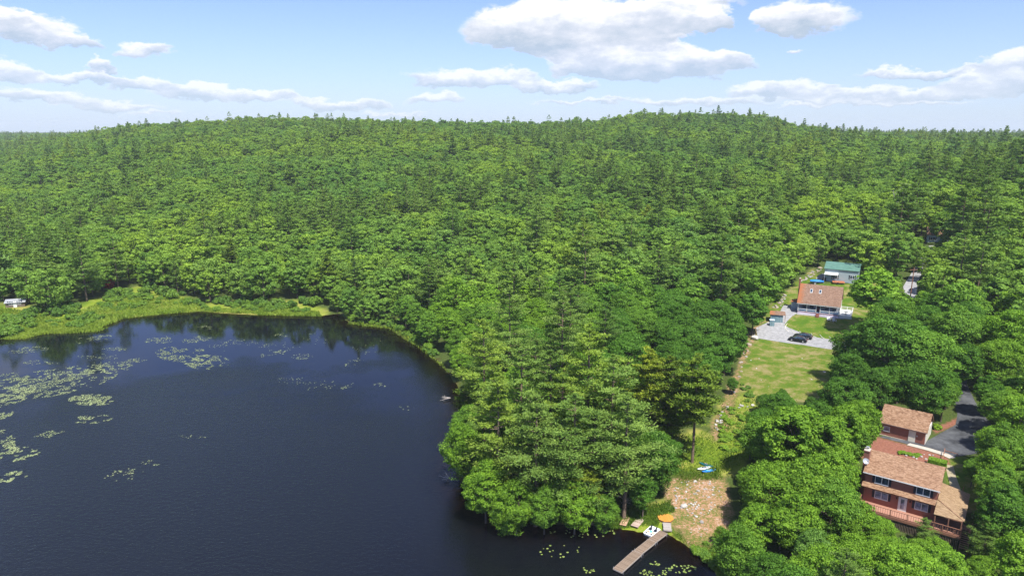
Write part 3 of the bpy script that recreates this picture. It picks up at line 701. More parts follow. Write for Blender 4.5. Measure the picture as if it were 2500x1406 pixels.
# far wood sources, one mesh each (crown + trunk), not linked to the scene
FARC = bpy.data.collections.new('far_tree_sources'); FAR = []
for i in range(6):
    Rr = [5.5, 4.8, 6.0, 5.0, 6.3, 4.5][i]; H = 15
    V, t, cc = broad_crown(600 + i, H, Rr, 70, 44, .34, spread=.44, low=.04); FAR.append(('broad', H, Rr, V, t))
for i in range(4):
    Rr = [4.2, 4.6, 3.8, 4.8][i]; H = 20
    V, t, br = pine_crown(700 + i, H, Rr, .055, 2.6, 16, .66, low=.16); FAR.append(('pine', H, Rr, V, t))
for i, (k, H, Rr, V, t) in enumerate(FAR):
    wv, wf_ = tubeq([(0, 0, -.5), (0, 0, H * .7)], [H * .016, H * .006], 5)
    V2 = np.concatenate([V, wv]); F2 = np.concatenate([quadf(len(V) // 4), wf_ + len(V)])
    me = numesh('far_%02d' % i, V2, F2, [M[k + '_far'], M['bark']], mi=np.r_[np.zeros(len(V) // 4), np.ones(len(wf_))], tint=np.r_[t, np.zeros(len(wf_))])
    o = bpy.data.objects.new('far_%02d' % i, me); FARC.objects.link(o)

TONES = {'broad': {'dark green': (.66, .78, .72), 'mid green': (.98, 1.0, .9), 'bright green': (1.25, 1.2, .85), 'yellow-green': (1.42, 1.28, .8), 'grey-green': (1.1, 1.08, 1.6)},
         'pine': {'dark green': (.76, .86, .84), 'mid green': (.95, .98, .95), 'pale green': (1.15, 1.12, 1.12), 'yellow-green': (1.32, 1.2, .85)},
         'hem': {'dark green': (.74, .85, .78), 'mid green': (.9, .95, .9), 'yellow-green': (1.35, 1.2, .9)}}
KNAME = {'broad': ('broadleaf_tree', 'broadleaf tree'), 'pine': ('pine_tree', 'pine tree'), 'hem': ('hemlock_tree', 'hemlock tree')}
LABELS = {}
def place_tree(kind, x, y, H, tone, label=None, lod=None, seed=None, wide=1.0, bark=None, group=None, var=None, shore=False):
    r = random.Random(seed if seed is not None else int(x * 131 + y * 977))
    D = math.hypot(x, y)
    lib = (PROTO if (D < 190 if lod is None else lod == 'near') else MID)[kind]
    nl_ = len(lib) - (2 if kind == 'broad' else 0); vi = var if var is not None else r.randrange(nl_)
    if shore and kind == 'broad': vi = nl_ + r.randrange(2)
    H0, R0, cm, tm = lib[vi % len(lib)]
    z = tz(x, y)
    s = H / H0; sw_ = s * wide
    nm, cat = KNAME[kind]
    root = thing(nm, label or '', cat, (x, y, z - .1), r.uniform(0, 6.28), group)
    root.scale = (sw_, sw_, s)
    t = TONES[kind][tone]; j = 1 + r.uniform(-.08, .08)
    for n_, m_ in (('crown', cm), ('trunk', tm)):
        o = bpy.data.objects.new(n_, m_); col.objects.link(o); o.parent = root
        o.color = (t[0] * j, t[1] * j, t[2] * j, 1)
        if n_ == 'trunk' and bark:
            o.material_slots[0].link = 'OBJECT'; o.material_slots[0].material = bark
    return root
TREES = []      # placed (x, y, R)
# hand placed: kind, top pixel, height, crown width factor, tone, label
HAND = [
 ('pine', 1440, 785, 28, 1.05, 'yellow-green', 'tallest yellow-green pine on the wooded point, its top standing out mid point'),
 ('pine', 1180, 775, 25, 1.0, 'yellow-green', 'yellow-green pine at the lake side edge of the wooded point, tallest there'),
 ('pine', 1244, 700, 25, 1.0, 'pale green', 'pale green pine behind the wooded point, rising above the round crowns beside it'),
 ('pine', 1275, 835, 26, 1.05, 'pale green', 'pale green pine on the wooded point between its tallest pine and the lake side edge'),
 ('pine', 1345, 850, 25, 1.05, 'mid green', 'mid green pine just lakeward of the tallest pine on the wooded point'),
 ('pine', 1500, 868, 24, 1.15, 'pale green', 'pale green broad pine just right of the tallest pine on the wooded point'),
 ('pine', 1215, 905, 24, 1.05, 'yellow-green', 'yellow-green pine on the wooded point above the overhanging waterside maples'),
 ('pine', 1405, 955, 22, 1.1, 'mid green', 'mid green wide pine below the tallest pine on the wooded point'),
 ('pine', 1310, 960, 22, 1.1, 'pale green', 'pale green pine in the middle of the wooded point with layered boughs'),
 ('pine', 1535, 960, 21, 1.2, 'pale green', 'pale green wide layered pine nearest the dark maple by the rocky slope'),
 ('pine', 1375, 905, 22, 1.1, 'yellow-green', 'yellow-green pine between the mid green pine and the wide pine of the point'),
 ('pine', 1455, 1000, 19, 1.2, 'mid green', 'mid green flat boughed pine above the yellow-green shore hemlock'),
 ('hem', 1640, 870, 18, 1.0, 'mid green', 'mid green hemlock just lakeward of the lone hemlock behind the kayaks'),
 ('hem', 1590, 850, 19, 1.05, 'yellow-green', 'yellow-green hemlock behind the lone trunked hemlock by the kayaks'),
 ('broad', 1575, 1125, 13, .85, 'dark green', 'dark green maple at the edge of the rocky slope above the spare dock sections'),
 ('broad', 1130, 1015, 13, .9, 'bright green', 'bright green maple leaning over the water at the tip of the wooded point'),
 ('broad', 1185, 1110, 12, .95, 'bright green', 'bright green maple over the dark water near the grey dead shrub'),
 ('broad', 1260, 1150, 11, .95, 'bright green', 'bright green waterside maple directly behind the grey dead shrub'),
 ('broad', 1360, 1080, 13, 1.0, 'bright green', 'bright green tall maple at the near shore of the wooded point'),
 ('hem', 1430, 1115, 12, 1.1, 'yellow-green', 'yellow-green hemlock at the shore left of the spare dock sections'),
 ('broad', 1405, 1165, 10, 1.0, 'bright green', 'bright green maple over the shore between the two hemlocks and the dead shrub'),
 ('broad', 1478, 1195, 8, 1.0, 'mid green', 'mid green bushy maple over the shore left of the tan spare dock section'),
 ('broad', 1235, 1195, 8, 1.0, 'bright green', 'bushy bright green maple low over the water at the tip of the point'),
 ('broad', 1330, 1180, 9, 1.0, 'mid green', 'low mid green maple at the near shore between hemlock and dead shrub'),
 ('hem', 1706, 868, 20, 1.05, 'mid green', 'hemlock with a long bare trunk standing behind the kayaks'),
 ('broad', 1955, 950, 17, 1.25, 'bright green', 'large rounded oak in front of the lower lawn, the biggest crown there'),
 ('broad', 1885, 985, 15, 1.0, 'mid green', 'rounded oak at the lawn side of the large oak before the lower lawn'),
 ('broad', 2030, 975, 16, 1.0, 'bright green', 'bright green oak between the large oak and the bright maple beside the garage'),
 ('broad', 2072, 950, 15, .85, 'bright green', 'bright green maple overhanging the end of the brown roofed garage'),
 ('broad', 2092, 1008, 11, .85, 'mid green', 'mid green maple whose boughs touch the garage roof'),
 ('broad', 2082, 790, 18, .95, 'dark green', 'dark green oak at the edge of the upper lawn right of the parked cars'),
 ('broad', 2180, 745, 19, 1.05, 'dark green', 'dark green oak behind the oak right of the parked cars'),
 ('broad', 2272, 752, 19, 1.1, 'mid green', 'broad round mid green oak standing alone on top of the cluster above the garage'),
 ('broad', 2145, 620, 21, 1.12, 'bright green', 'bright green rounded maple beside the green roofed building'),
 ('broad', 1870, 632, 17, 1.0, 'mid green', 'round crowned oak with bare trunks above the blue grey shed'),
 ('broad', 2260, 860, 16, .95, 'dark green', 'dark green oak overhanging the asphalt drive behind the garage'),
 ('broad', 2160, 870, 17, 1.0, 'dark green', 'dark green oak rising behind the garage roof'),
 ('broad', 2420, 900, 17, 1.0, 'dark green', 'dark green oak on the far side of the asphalt drive'),
 ('broad', 2468, 1010, 14, 1.0, 'mid green', 'mid green oak leaning over the asphalt drive across from the garage'),
 ('broad', 2480, 1150, 13, 1.0, 'dark green', 'dark green maple right of the porch stairs of the red house'),
 ('broad', 1895, 1085, 14, 1.0, 'bright green', 'bright green maple directly in front of the large rounded oak'),
 ('broad', 1985, 1095, 14, 1.0, 'bright green', 'bright green maple between the large rounded oak and the satellite dish'),
 ('broad', 1825, 1125, 12, 1.0, 'mid green', 'mid green maple across the grass slope from the kayaks'),
 ('broad', 2052, 1065, 14, .95, 'bright green', 'tall bright green maple left of the red house chimney'),
 ('broad', 1950, 1180, 13, 1.0, 'bright green', 'bright green maple above the pale trunked birch'),
 ('broad', 2052, 1145, 13, .95, 'mid green', 'mid green maple close to the chimney end of the red house'),
 ('broad', 2098, 1205, 10, .95, 'bright green', 'bright green maple overlapping the left end of the deck of the red house'),
 ('broad', 2165, 1288, 8, 1.0, 'bright green', 'low bright green maple below the left half of the long deck'),
 ('broad', 2235, 1325, 6.5, 1.0, 'bright green', 'low bright green maple below the middle of the long deck'),
 ('pine', 2415, 1268, 7, 1.1, 'mid green', 'small pine right of the foot of the porch stairs'),
 ('pine', 2262, 1262, 5.0, 1.0, 'mid green', 'young pine in front of the porch railing of the red house'),
 ('broad', 1850, 1200, 11, 1.0, 'bright green', 'bright green maple at the edge of the rocky slope facing the dock'),
 ('broad', 1990, 1260, 11, .9, 'grey-green', 'grey-green thin crowned birch with pale trunks before the oaks'),
 ('pine', 2440, 350, 26, 1.1, 'mid green', 'tall pine on the right skyline with layered boughs'),
 ('pine', 2360, 560, 22, 1.1, 'pale green', 'pale green pine right of the hidden house with the tan roof'),
 ('pine', 2225, 470, 21, 1.0, 'dark green', 'dark pine rising above the wood behind the hidden house'),
]
def from_top(px, py, H):
    z = 3.0
    for _ in range(30):
        p = W(px, py, z + H); z = .5 * z + .5 * tz(p[0], p[1])
    return float(p[0]), float(p[1])
# ground the photograph shows: no crown may stand in front of it (outlines in photo pixels)
CLEAR = [
 [(1838, 835), (1852, 815), (1868, 795), (1880, 770), (1900, 752), (1915, 735), (1930, 715), (1945, 690), (1975, 672), (2000, 655), (2008, 636), (2095, 640), (2104, 655), (2062, 690), (2080, 745), (2090, 775), (2060, 785), (2042, 800), (2022, 850), (2015, 890), (2030, 960), (1985, 950), (1930, 935), (1880, 950), (1850, 962), (1828, 985), (1820, 1030), (1800, 1100), (1808, 1140), (1758, 1172), (1768, 1200), (1748, 1250), (1740, 1310), (1722, 1330), (1745, 1375), (1785, 1406), (1440, 1406), (1470, 1290), (1560, 1245), (1640, 1215), (1630, 1180), (1665, 1150), (1690, 1130), (1705, 1085), (1765, 1060), (1775, 1010), (1800, 960), (1822, 905), (1828, 862)],
 [(2160, 985), (2280, 1010), (2282, 1050), (2330, 1030), (2352, 985), (2368, 940), (2400, 936), (2392, 960), (2378, 1010), (2380, 1060), (2382, 1105), (2335, 1112), (2330, 1150), (2345, 1195), (2360, 1215), (2372, 1250), (2372, 1300), (2360, 1340), (2340, 1345), (2330, 1305), (2280, 1290), (2240, 1272), (2170, 1250), (2145, 1215), (2125, 1175), (2108, 1150), (2108, 1095), (2145, 1098), (2160, 1070), (2168, 1030)],
 [(0, 772), (60, 768), (130, 785), (150, 770), (232, 735), (330, 715), (430, 725), (480, 748), (620, 745), (720, 745), (760, 768), (620, 772), (480, 762), (300, 782), (240, 810), (110, 816), (0, 820)],
 [(2214, 690), (2216, 660), (2232, 640), (2242, 660), (2234, 700), (2228, 730), (2212, 722)],
 [(2258, 562), (2290, 562), (2288, 590), (2262, 590)], [(10, 735), (48, 735), (46, 752), (10, 752)]]
def blocked(px, py, allow=None):
    px = np.asarray(px, float); py = np.asarray(py, float); b = np.zeros(px.shape, bool)
    for poly in CLEAR: b |= inpoly(px, py, poly)
    return b
def crown_samples(x, y, z, H, Rr, low):
    xs, ys, zs = [], [], []
    vx, vy = y / math.hypot(x, y), -x / math.hypot(x, y)
    for s_, h in ((0, 1), (0, .85), (.75, .85), (-.75, .85), (1, .6), (-1, .6), (.9, .4), (-.9, .4), (.5, low), (-.5, low), (0, low), (0, .6), (0, .4), (.45, .6), (-.45, .6)):
        xs.append(x + vx * Rr * s_ * .92); ys.append(y + vy * Rr * s_ * .92); zs.append(z + H * h)
    return proj(np.array(xs), np.array(ys), np.array(zs))
for kind, px, py, H, wd, tone, lab in HAND:
    x, y = from_top(px, py, H)
    R0 = {'broad': 5.0 / 15, 'pine': 4.7 / 24, 'hem': 3.6 / 16}[kind] * H * wd
    extra = {}
    if 'long bare trunk' in lab: extra = dict(var=2, lod='near')
    if 'pale trunks' in lab: extra = dict(bark=M['bark_grey'])
    if 'water' in lab or 'shore' in lab: extra['shore'] = True
    for _ in range(8):
        if 'touch the garage' in lab or 'beside the green' in lab or 'long bare trunk' in lab or 'young pine' in lab or 'small pine' in lab: break
        a, b_, _d = crown_samples(x, y, tz(x, y), H, R0, .3)
        if not blocked(a, b_).any(): break
        H *= .93; R0 *= .93; x, y = from_top(px, py, H)
    if 'small pine' in lab or 'young pine' in lab: wd = 1.3
    place_tree(kind, x, y, H, tone, lab, wide=wd, **extra); TREES.append((x, y, R0))
    
# ---- the rest of the wood, on a jittered grid
cand = []
def inlake_d(x, y): return sdist(x, y, LAKE)
def grid(y0, y1, sp):
    ys = np.arange(y0, y1, sp * .9); pts = []
    for y in ys:
        w = y * .80 + 30; xs = np.arange(-w, w, sp); pts.append(np.c_[xs + rng.uniform(-.42, .42, len(xs)) * sp, y + rng.uniform(-.42, .42, len(xs)) * sp])
    return np.concatenate(pts)
pts = np.concatenate([grid(55, 135, 4.6), grid(135, 330, 5.9), grid(330, 700, 7.2), grid(700, 1150, 9), grid(1150, 2600, 15)])
dl = inlake_d(pts[:, 0], pts[:, 1]); pts = pts[dl > 1.2]; dl = dl[dl > 1.2]
z = terrain(pts[:, 0], pts[:, 1])
gpx, gpy, _ = proj(pts[:, 0], pts[:, 1], z)
okm = np.ones(len(pts), bool)
for poly in (LAWN, ROCKY, MULCH, WEEDY, SHOREG, MARSH): okm &= ~((pts[:, 1] < 300) & inpoly(gpx, gpy, poly))
pts, dl, z = pts[okm], dl[okm], z[okm]
pn = fbm(pts[:, 0] / 45, pts[:, 1] / 45, 21, 2)
HOUSES = [(58, 98, 11), (72, 119, 7.5), (88, 192, 11), (106, 219, 9), (80, 117, 7)]
order = np.argsort(np.hypot(pts[:, 0], pts[:, 1]))
cellT = {}
def near_ok(x, y, Rr, f=.62):
    c = (int(x // 12), int(y // 12))
    for i in (-1, 0, 1):
        for j in (-1, 0, 1):
            for (a, b_, r_) in cellT.get((c[0] + i, c[1] + j), ()):
                if (a - x) ** 2 + (b_ - y) ** 2 < ((Rr + r_) * f) ** 2: return False
    return True
def addcell(x, y, Rr): cellT.setdefault((int(x // 12), int(y // 12)), []).append((x, y, Rr))
for t in TREES: addcell(*t)
auto = []
for i in order:
    x, y = pts[i]; D = math.hypot(x, y); zz = z[i]
    p_p = .06 + .22 * (pn[i] > .57)
    if D < 140 and x < 35 and x > 0: p_p = .07
    if x > 36 and y < 135: p_p = 0
    if 25 < x < 150 and 132 < y < 250: p_p = .06
    if y > 420: p_p = .05 + .10 * (pn[i] > .55)
    if y > 760 and zz > 50: p_p = .045
    if dl[i] < 9: p_p = .12
    kind = 'pine' if rng.random() < p_p else 'broad'
    if kind == 'pine' and D < 320 and rng.random() < .18: kind = 'hem'
    H = {'pine': rng.uniform(19, 26), 'broad': rng.uniform(12, 18), 'hem': rng.uniform(12, 18)}[kind]
    if x > 130 and y > 90 and kind == 'pine': H *= 1.08
    if D > 330 and kind == 'broad': H *= rng.uniform(.72, 1.12)
    if y > 700: H *= .82
    if D > 330: H *= .76 if kind == 'pine' and rng.random() < .8 else .92
    if dl[i] < 10: H *= .72
    elif D < 140 and x < 35: H *= .8
    if y < 92 and x > 40: H *= .7
    placed = False
    if D < 330:
        if any((hx - x) ** 2 + (hy - y) ** 2 < hr * hr for hx, hy, hr in HOUSES): continue
        for s_ in (1, .78, .58, .4, .27):
            if s_ < .5 and kind != 'broad': kind = 'broad'; 
            Hh = H * s_; Rr = {'pine': 4.7 / 24, 'broad': 5.0 / 15, 'hem': 3.6 / 16}[kind] * Hh
            if Hh < 3.2: break
            if not near_ok(x, y, Rr, .60): continue
            a, b_, d_ = crown_samples(x, y, zz, Hh, Rr, .3)
            a0, b0, d0 = proj(np.array([x]), np.array([y]), np.array([zz]))
            if d_.min() < 25: break
            if blocked(a, b_).any() or blocked(a0, b0).any(): continue
            placed = True; break
        if not placed: continue
        auto.append((x, y, zz, Hh, Rr, kind, D)); addcell(x, y, Rr)
    else:
        Rr = {'pine': 4.2 / 20, 'broad': 5.1 / 15, 'hem': 3.6 / 16}[kind] * H
        auto.append((x, y, zz, H, Rr, kind, D))
# drop what nearer trees hide completely
bins = np.full(900, -9.0); seen = []
for t in auto:
    x, y, zz, H, Rr, kind, D = t
    pxv, pyv, _ = proj(np.array([x]), np.array([y]), np.array([zz + H])); top = (zz + H - CAMH) / D; blk = (zz + H * .72 - CAMH) / D
    c0 = (pxv[0] + 300) / 3.5; hw = Rr * F / D / 3.5 * .7; i0, i1 = int(max(0, c0 - hw)), int(min(899, c0 + hw)) + 1
    if i1 <= i0: continue
    if pxv[0] < -160 or pxv[0] > 2660: continue
    if top > bins[i0:i1].min() - (.022 if D < 300 else .010): seen.append((top - bins[i0:i1].min(), t))
    bins[i0:i1] = np.maximum(bins[i0:i1], blk)
vis = [t for _, t in seen]
indiv = []; cnt = {'broad': 0, 'pine': 0, 'hem': 0}; far = []
for m_, t in seen:
    pxv, pyv, _ = proj(np.array([t[0]]), np.array([t[1]]), np.array([t[2] + t[3]]))
    inside = -20 < pxv[0] < 2520 and pyv[0] < 1430
    if cnt[t[5]] < (258 if t[5] != 'hem' else 200) and inside and m_ > 0: cnt[t[5]] += 1; indiv.append(t)
    else: far.append(t)
print('trees: individual', cnt, 'mass', len(far))
def zone(x, y, px, py):
    D = math.hypot(x, y)
    if x > 40 and y < 88: return 'below the red house' if px > 2080 else 'below the oaks nearest the rocky slope'
    if x > 33 and y < 112 and px < 2120: return 'between rocky slope and red house'
    if px > 2300 and D < 150: return 'beyond the asphalt drive'
    if D < 150 and px < 1760: return 'on the lake side of the point' if px < 1350 else 'on the slope side of the point'
    if px > 1980 and D < 185: return 'between garage and gravel drive'
    if px > 2180 and D < 280: return 'right of the gravel road and its pole'
    if px > 1880 and D < 290: return 'behind the green roofed building'
    if px > 1450 and D < 215: return 'in the wood beside the shed'
    if px < 260 and D < 330: return 'behind the grey roofed cabin'
    if px < 520 and D < 330: return 'behind the marsh grass'
    if px < 880 and D < 300: return 'on the far lake shore right of the marsh'
    if px < 1200 and D < 300: return 'behind the lake inlet'
    if px < 1800 and D < 300: return 'in the valley wood beyond the wooded point'
    if px > 2050: return 'above the hidden tan roofed house'
    if px > 1500: return 'on the lower hillside behind the cottage'
    if px > 900: return 'on the hillside behind the point'
    return 'on the hillside above the far shore'
for x, y, zz, H, Rr, kind, D in indiv:
    r = random.Random(int(x * 91 + y * 17)); px, py, _ = proj(np.array([x]), np.array([y]), np.array([zz + H]))
    nz = float(vnoise(np.array([x / 30]), np.array([y / 30]), 77)[0]) * .5 + r.random() * .5
    if kind == 'broad':
        tone = 'dark green' if nz < .34 else 'mid green' if nz < .58 else 'bright green' if nz < .80 else 'yellow-green' if nz < .92 else 'grey-green'
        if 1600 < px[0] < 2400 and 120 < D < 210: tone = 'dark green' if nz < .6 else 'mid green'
        if x > 40 and y < 112: tone = 'bright green' if nz > .3 else 'mid green'
    elif kind == 'pine': tone = 'dark green' if nz < .3 else 'mid green' if nz < .6 else 'pale green' if nz < .82 else 'yellow-green'
    else: tone = 'dark green' if nz < .35 else 'mid green' if nz < .6 else 'yellow-green'
    size = 'tall' if H > {'broad': 14, 'pine': 22, 'hem': 15}[kind] else 'low' if H < {'broad': 9, 'pine': 15, 'hem': 9}[kind] else 'middling'
    zn = zone(x, y, px[0], py[0]); lab = f'{size} {tone} {KNAME[kind][1]} {zn}'
    g_ = f'{size} {tone} {KNAME[kind][1]}s {zn}'
    LABELS[lab] = LABELS.get(lab, 0) + 1
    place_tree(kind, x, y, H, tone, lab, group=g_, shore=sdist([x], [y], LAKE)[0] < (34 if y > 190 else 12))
# the far wood: one object, its trees set by geometry nodes on a point cloud
fp = np.array([(t[0], t[1], t[2] - .3) for t in far]); fi, fs, fr_ = [], [], []
for t in far:
    k = 'pine' if t[5] != 'broad' else 'broad'
    j = int(rng.integers(0, 6)) if k == 'broad' else 6 + int(rng.integers(0, 4)); fi.append(j); fs.append(t[3] / FAR[j][1]); fr_.append(rng.uniform(0, 6.28))
me = bpy.data.meshes.new('forest'); me.vertices.add(len(fp)); me.vertices.foreach_set('co', fp.astype(np.float32).ravel())
for n_, tp, dat in (('idx', 'INT', fi), ('scl', 'FLOAT', fs), ('rot', 'FLOAT', fr_)):
    a = me.attributes.new(n_, tp, 'POINT'); a.data.foreach_set('value', np.array(dat, np.int32 if tp == 'INT' else np.float32))
forest = bpy.data.objects.new('forest', me); col.objects.link(forest); tag(forest, 'far mixed wood of broadleaf trees and pines covering the hillside', None, None, 'stuff')
ng = bpy.data.node_groups.new('scatter', 'GeometryNodeTree'); ng.interface.new_socket('Geometry', in_out='INPUT', socket_type='NodeSocketGeometry'); ng.interface.new_socket('Geometry', in_out='OUTPUT', socket_type='NodeSocketGeometry')
nn = ng.nodes.new; gi = nn('NodeGroupInput'); go = nn('NodeGroupOutput'); ip = nn('GeometryNodeInstanceOnPoints'); ci = nn('GeometryNodeCollectionInfo')
ci.inputs[0].default_value = FARC; ci.inputs[1].default_value = True; ci.inputs[2].default_value = True
def nattr(name, tp):
    n = nn('GeometryNodeInputNamedAttribute'); n.data_type = tp; n.inputs[0].default_value = name; return n.outputs[0]
cx = nn('ShaderNodeCombineXYZ'); ng.links.new(nattr('rot', 'FLOAT'), cx.inputs[2]); er = nn('FunctionNodeEulerToRotation'); ng.links.new(cx.outputs[0], er.inputs[0])
ng.links.new(gi.outputs[0], ip.inputs['Points']); ng.links.new(ci.outputs[0], ip.inputs['Instance']); ip.inputs['Pick Instance'].default_value = True
ng.links.new(nattr('idx', 'INT'), ip.inputs['Instance Index']); ng.links.new(er.outputs[0], ip.inputs['Rotation']); ng.links.new(nattr('scl', 'FLOAT'), ip.inputs['Scale'])
ng.links.new(ip.outputs[0], go.inputs[0])
mod = forest.modifiers.new('scatter', 'NODES'); mod.node_group = ng

# ------------------------------------------------------------------ buildings
M['red_siding'] = lapped('brick red lap siding', (.28, .11, .078), .16, .25, .10)
M['tan_shingle'] = shingle('tan brown shingles', (.15, .082, .047), (.235, .137, .082), (.32, .205, .13))
M['brown_shingle'] = shingle('brown porch shingles', (.19, .125, .07), (.25, .17, .10), (.31, .22, .13))
M['cot_shingle'] = shingle('cottage shingles with rust stain', (.14, .085, .06), (.20, .123, .086), (.26, .17, .12), stain=(.31, .11, .04))
M['white'] = paint('white paint', (.66, .66, .65), .5, .05)
M['cream'] = paint('cream paint', (.62, .59, .50), .5, .05)
M['pane'] = glass('window glass')
M['pane_curtained'] = glass('curtained window glass', (.10, .12, .16))  # paler glass colour for panes with curtains behind them
M['shutter'] = paint('black blue shutters', (.015, .02, .035), .5)
M['deckwood'] = planks('red brown deck boards', (.31, .155, .11), (.41, .225, .165), 1, .14, .6)
M['railwood'] = paint('red brown rail wood', (.23, .11, .07), .75, .2)
M['darkwood'] = paint('weathered brown lattice', (.14, .11, .08), .9, .3)
M['brickch'] = paint('chimney brick', (.22, .09, .065), .9, .25, 6)
M['metal'] = paint('grey metal', (.45, .46, .48), .35, .1, metal=.4)
M['black'] = paint('black rubber', (.015, .015, .017), .7)
M['bluegrey'] = lapped('blue grey siding', (.33, .40, .42), .2, .2, .06)
M['greenroof'] = paint('green metal roof', (.07, .16, .12), .45, .1, .8, .4, c2=(.10, .20, .155))
M['shedside'] = planks('blue grey shed boards', (.13, .22, .24), (.20, .30, .33), 0, .3, .6)
M['slate'] = paint('grey blue porch floor', (.30, .46, .60), .6, .1)
M['pinkwhite'] = paint('pale lavender skirting', (.62, .55, .66), .7, .1)
M['maroon'] = paint('maroon trim', (.16, .03, .045), .6)

def window(par, a0, a1, c0, c1, b=0.0, sashes=2, shut=True, pane='pane', face=-1, label=None):
    """a window in a wall facing local -b: frame, pane behind it, shutters"""
    t = .07; p = face * .05
    f = MB()
    y0, y1 = sorted((b + p, b - face * .02))
    f.box(a0, a1, y0, y1, c0, c0 + t).box(a0, a1, y0, y1, c1 - t, c1).box(a0, a0 + t, y0, y1, c0 + t, c1 - t).box(a1 - t, a1, y0, y1, c0 + t, c1 - t)
    for k in range(1, sashes):
        m_ = a0 + (a1 - a0) * k / sashes; f.box(m_ - .05, m_ + .05, y0, y1, c0 + t, c1 - t)
    fr = f.build('window', M['white'], par)
    for k in range(sashes):
        m0 = a0 + (a1 - a0) * k / sashes; m1 = a0 + (a1 - a0) * (k + 1) / sashes
        MB().box(m0 + .055, m1 - .055, *sorted((b + p * .35, b - face * .015)), c0 + t, c1 - t).build('pane', M[pane], fr)
    f2 = MB().box(a0 - .04, a1 + .04, *sorted((b + p * 1.7, b)), c0 - .07, c0 - .003); f2.build('sill', M['white'], fr)
    if shut:
        for s0, s1 in ((a0 - .36, a0 - .045), (a1 + .045, a1 + .36)):
            MB().box(s0, s1, *sorted((b + p * .8, b)), c0, c1).build('shutter', M['shutter'], fr)
    return fr
def gable_body(par, L, Wd, eave, ridge, z0, mat, nm='wall'):
    return MB().prism([(0, z0), (Wd, z0), (Wd, eave), (Wd / 2, ridge), (0, eave)], 0, L, 'x').build(nm, mat, par)
def gable_roof(par, L, Wd, eave, ridge, mat, oh=.3, of=.4, t=.14):
    sl = (ridge - eave) / (Wd / 2); e = eave - sl * of + .06
    r = ridge + .10
    MBs = MB().slab([(-oh, -of, e + .06), (L + oh, -of, e + .06), (L + oh, Wd / 2, r), (-oh, Wd / 2, r)], t)
    MBs.slab([(-oh, Wd / 2 + .004, r), (L + oh, Wd / 2 + .004, r), (L + oh, Wd + of, e + .06), (-oh, Wd + of, e + .06)], t)
    ro = MBs.build('roof', mat, par)
    return ro
def fascia(par, L, of, e, oh, mat, Wd=None):
    return MB().box(-oh, L + oh, -of - .03, -of + .05, e - .16, e - .01).build('gutter', mat, par)

# --- the red two-storey house
h1 = thing('red_house', 'two storey brick red house with tan shingle roof and a wraparound deck', 'house', (53.904, 97.292, 4.6), -.642)
L, hd = 9.5, 4.155; Wd = hd * 2
body = MB().prism([(0, 2.7), (Wd, 2.7), (Wd, 4.86), (hd, 6.60), (0, 4.86)], 0, L, 'x').box(0, L, 0, Wd, -.3, 2.72).box(.02, L - .02, .02, Wd - .02, -3.2, -.29, 1)
body.build('wall', [M['red_siding'], M['darkwood']], h1)
ro = gable_roof(h1, L, Wd, 4.86, 6.62, M['tan_shingle'])
fascia(h1, L, .4, 4.80, .3, M['white'])
MB().slab([(-.25, -.75, 2.66), (9.75, -.75, 2.66), (9.75, -.003, 3.16), (-.25, -.003, 3.16)], .12).build('skirt_roof', M['tan_shingle'], h1)
for a0, a1, c0, c1 in ((1.36, 3.20, 3.36, 4.56), (6.84, 8.62, 3.36, 4.56)): window(h1, a0, a1, c0, c1)
for a0, a1, c0, c1 in ((1.55, 3.36, .95, 2.12), (6.90, 8.60, .95, 2.12)): window(h1, a0, a1, c0, c1, pane='pane_curtained')
d = MB().box(4.76, 5.90, -.06, -.004, -.02, 2.2).build('door', M['white'], h1)
MB().box(5.08, 5.56, -.075, -.062, .35, 1.9).build('pane', M['pane_curtained'], d); MB().box(5.62, 5.68, -.12, -.062, .95, 1.1).build('handle', M['metal'], d)
for a in (4.45, 6.2): MB().box(a, a + .14, -.16, -.004, 1.72, 1.98).build('porch_lamp', M['black'], h1)
# window on the right gable
wg = MB().box(L + .004, L + .06, 2.2, 3.4, 3.25, 4.55).build('window', M['white'], h1); MB().box(L + .062, L + .075, 2.3, 3.3, 3.35, 4.45).build('pane', M['pane'], wg)
# deck, fascia, posts, rails
dk = MB().box(-.2, 13.0, -2.7, -.003, -.18, 0).box(9.505, 13.0, .003, 6.6, -.18, 0)
dk.build('deck', M['deckwood'], h1)
MB().box(-.24, 13.06, -2.78, -2.703, -.42, -.02).box(13.003, 13.07, -2.70, 6.6, -.42, -.02).build('deck_fascia', M['railwood'], h1)
lat = MB()
for k in range(64): lat.box(-.2 + k * .205, -.2 + k * .205 + .10, -2.66, -2.63, -3.2, -.45)
lat.box(-.2, 12.95, -2.62, -2.58, -3.2, -2.9).box(-.2, 12.95, -2.62, -2.58, -.7, -.5)
lat.build('skirting', M['darkwood'], h1)
def rail(pts, par, mat='railwood', h=1.0, sp=.30, post=2.1):
    posts = MB(); bal = MB()
    for p, q in zip(pts[:-1], pts[1:]):
        p = Vector(p); q = Vector(q); D = (q - p).length; n = max(1, round(D / post))
        for i in range(n + 1):
            c = p.lerp(q, i / n); posts.box(c.x - .05, c.x + .05, c.y - .05, c.y + .05, c.z, c.z + h + .08)
        for zz in (.10, h - .02): bal.bar(p + Vector((0, 0, zz)), q + Vector((0, 0, zz)), .07 if zz < .5 else .12, .06)
        m_ = int(D / sp)
        for i in range(1, m_):
            c = p.lerp(q, i / m_); bal.box(c.x - .02, c.x + .02, c.y - .02, c.y + .02, c.z + .13, c.z + h - .05)
    r_ = bal.build('railing', M[mat], par); posts.build('post', M[mat], r_); return r_
rail([(-.15, -.1, 0), (-.15, -2.68, 0), (13.0, -2.68, 0), (13.0, -.9, 0)], h1)
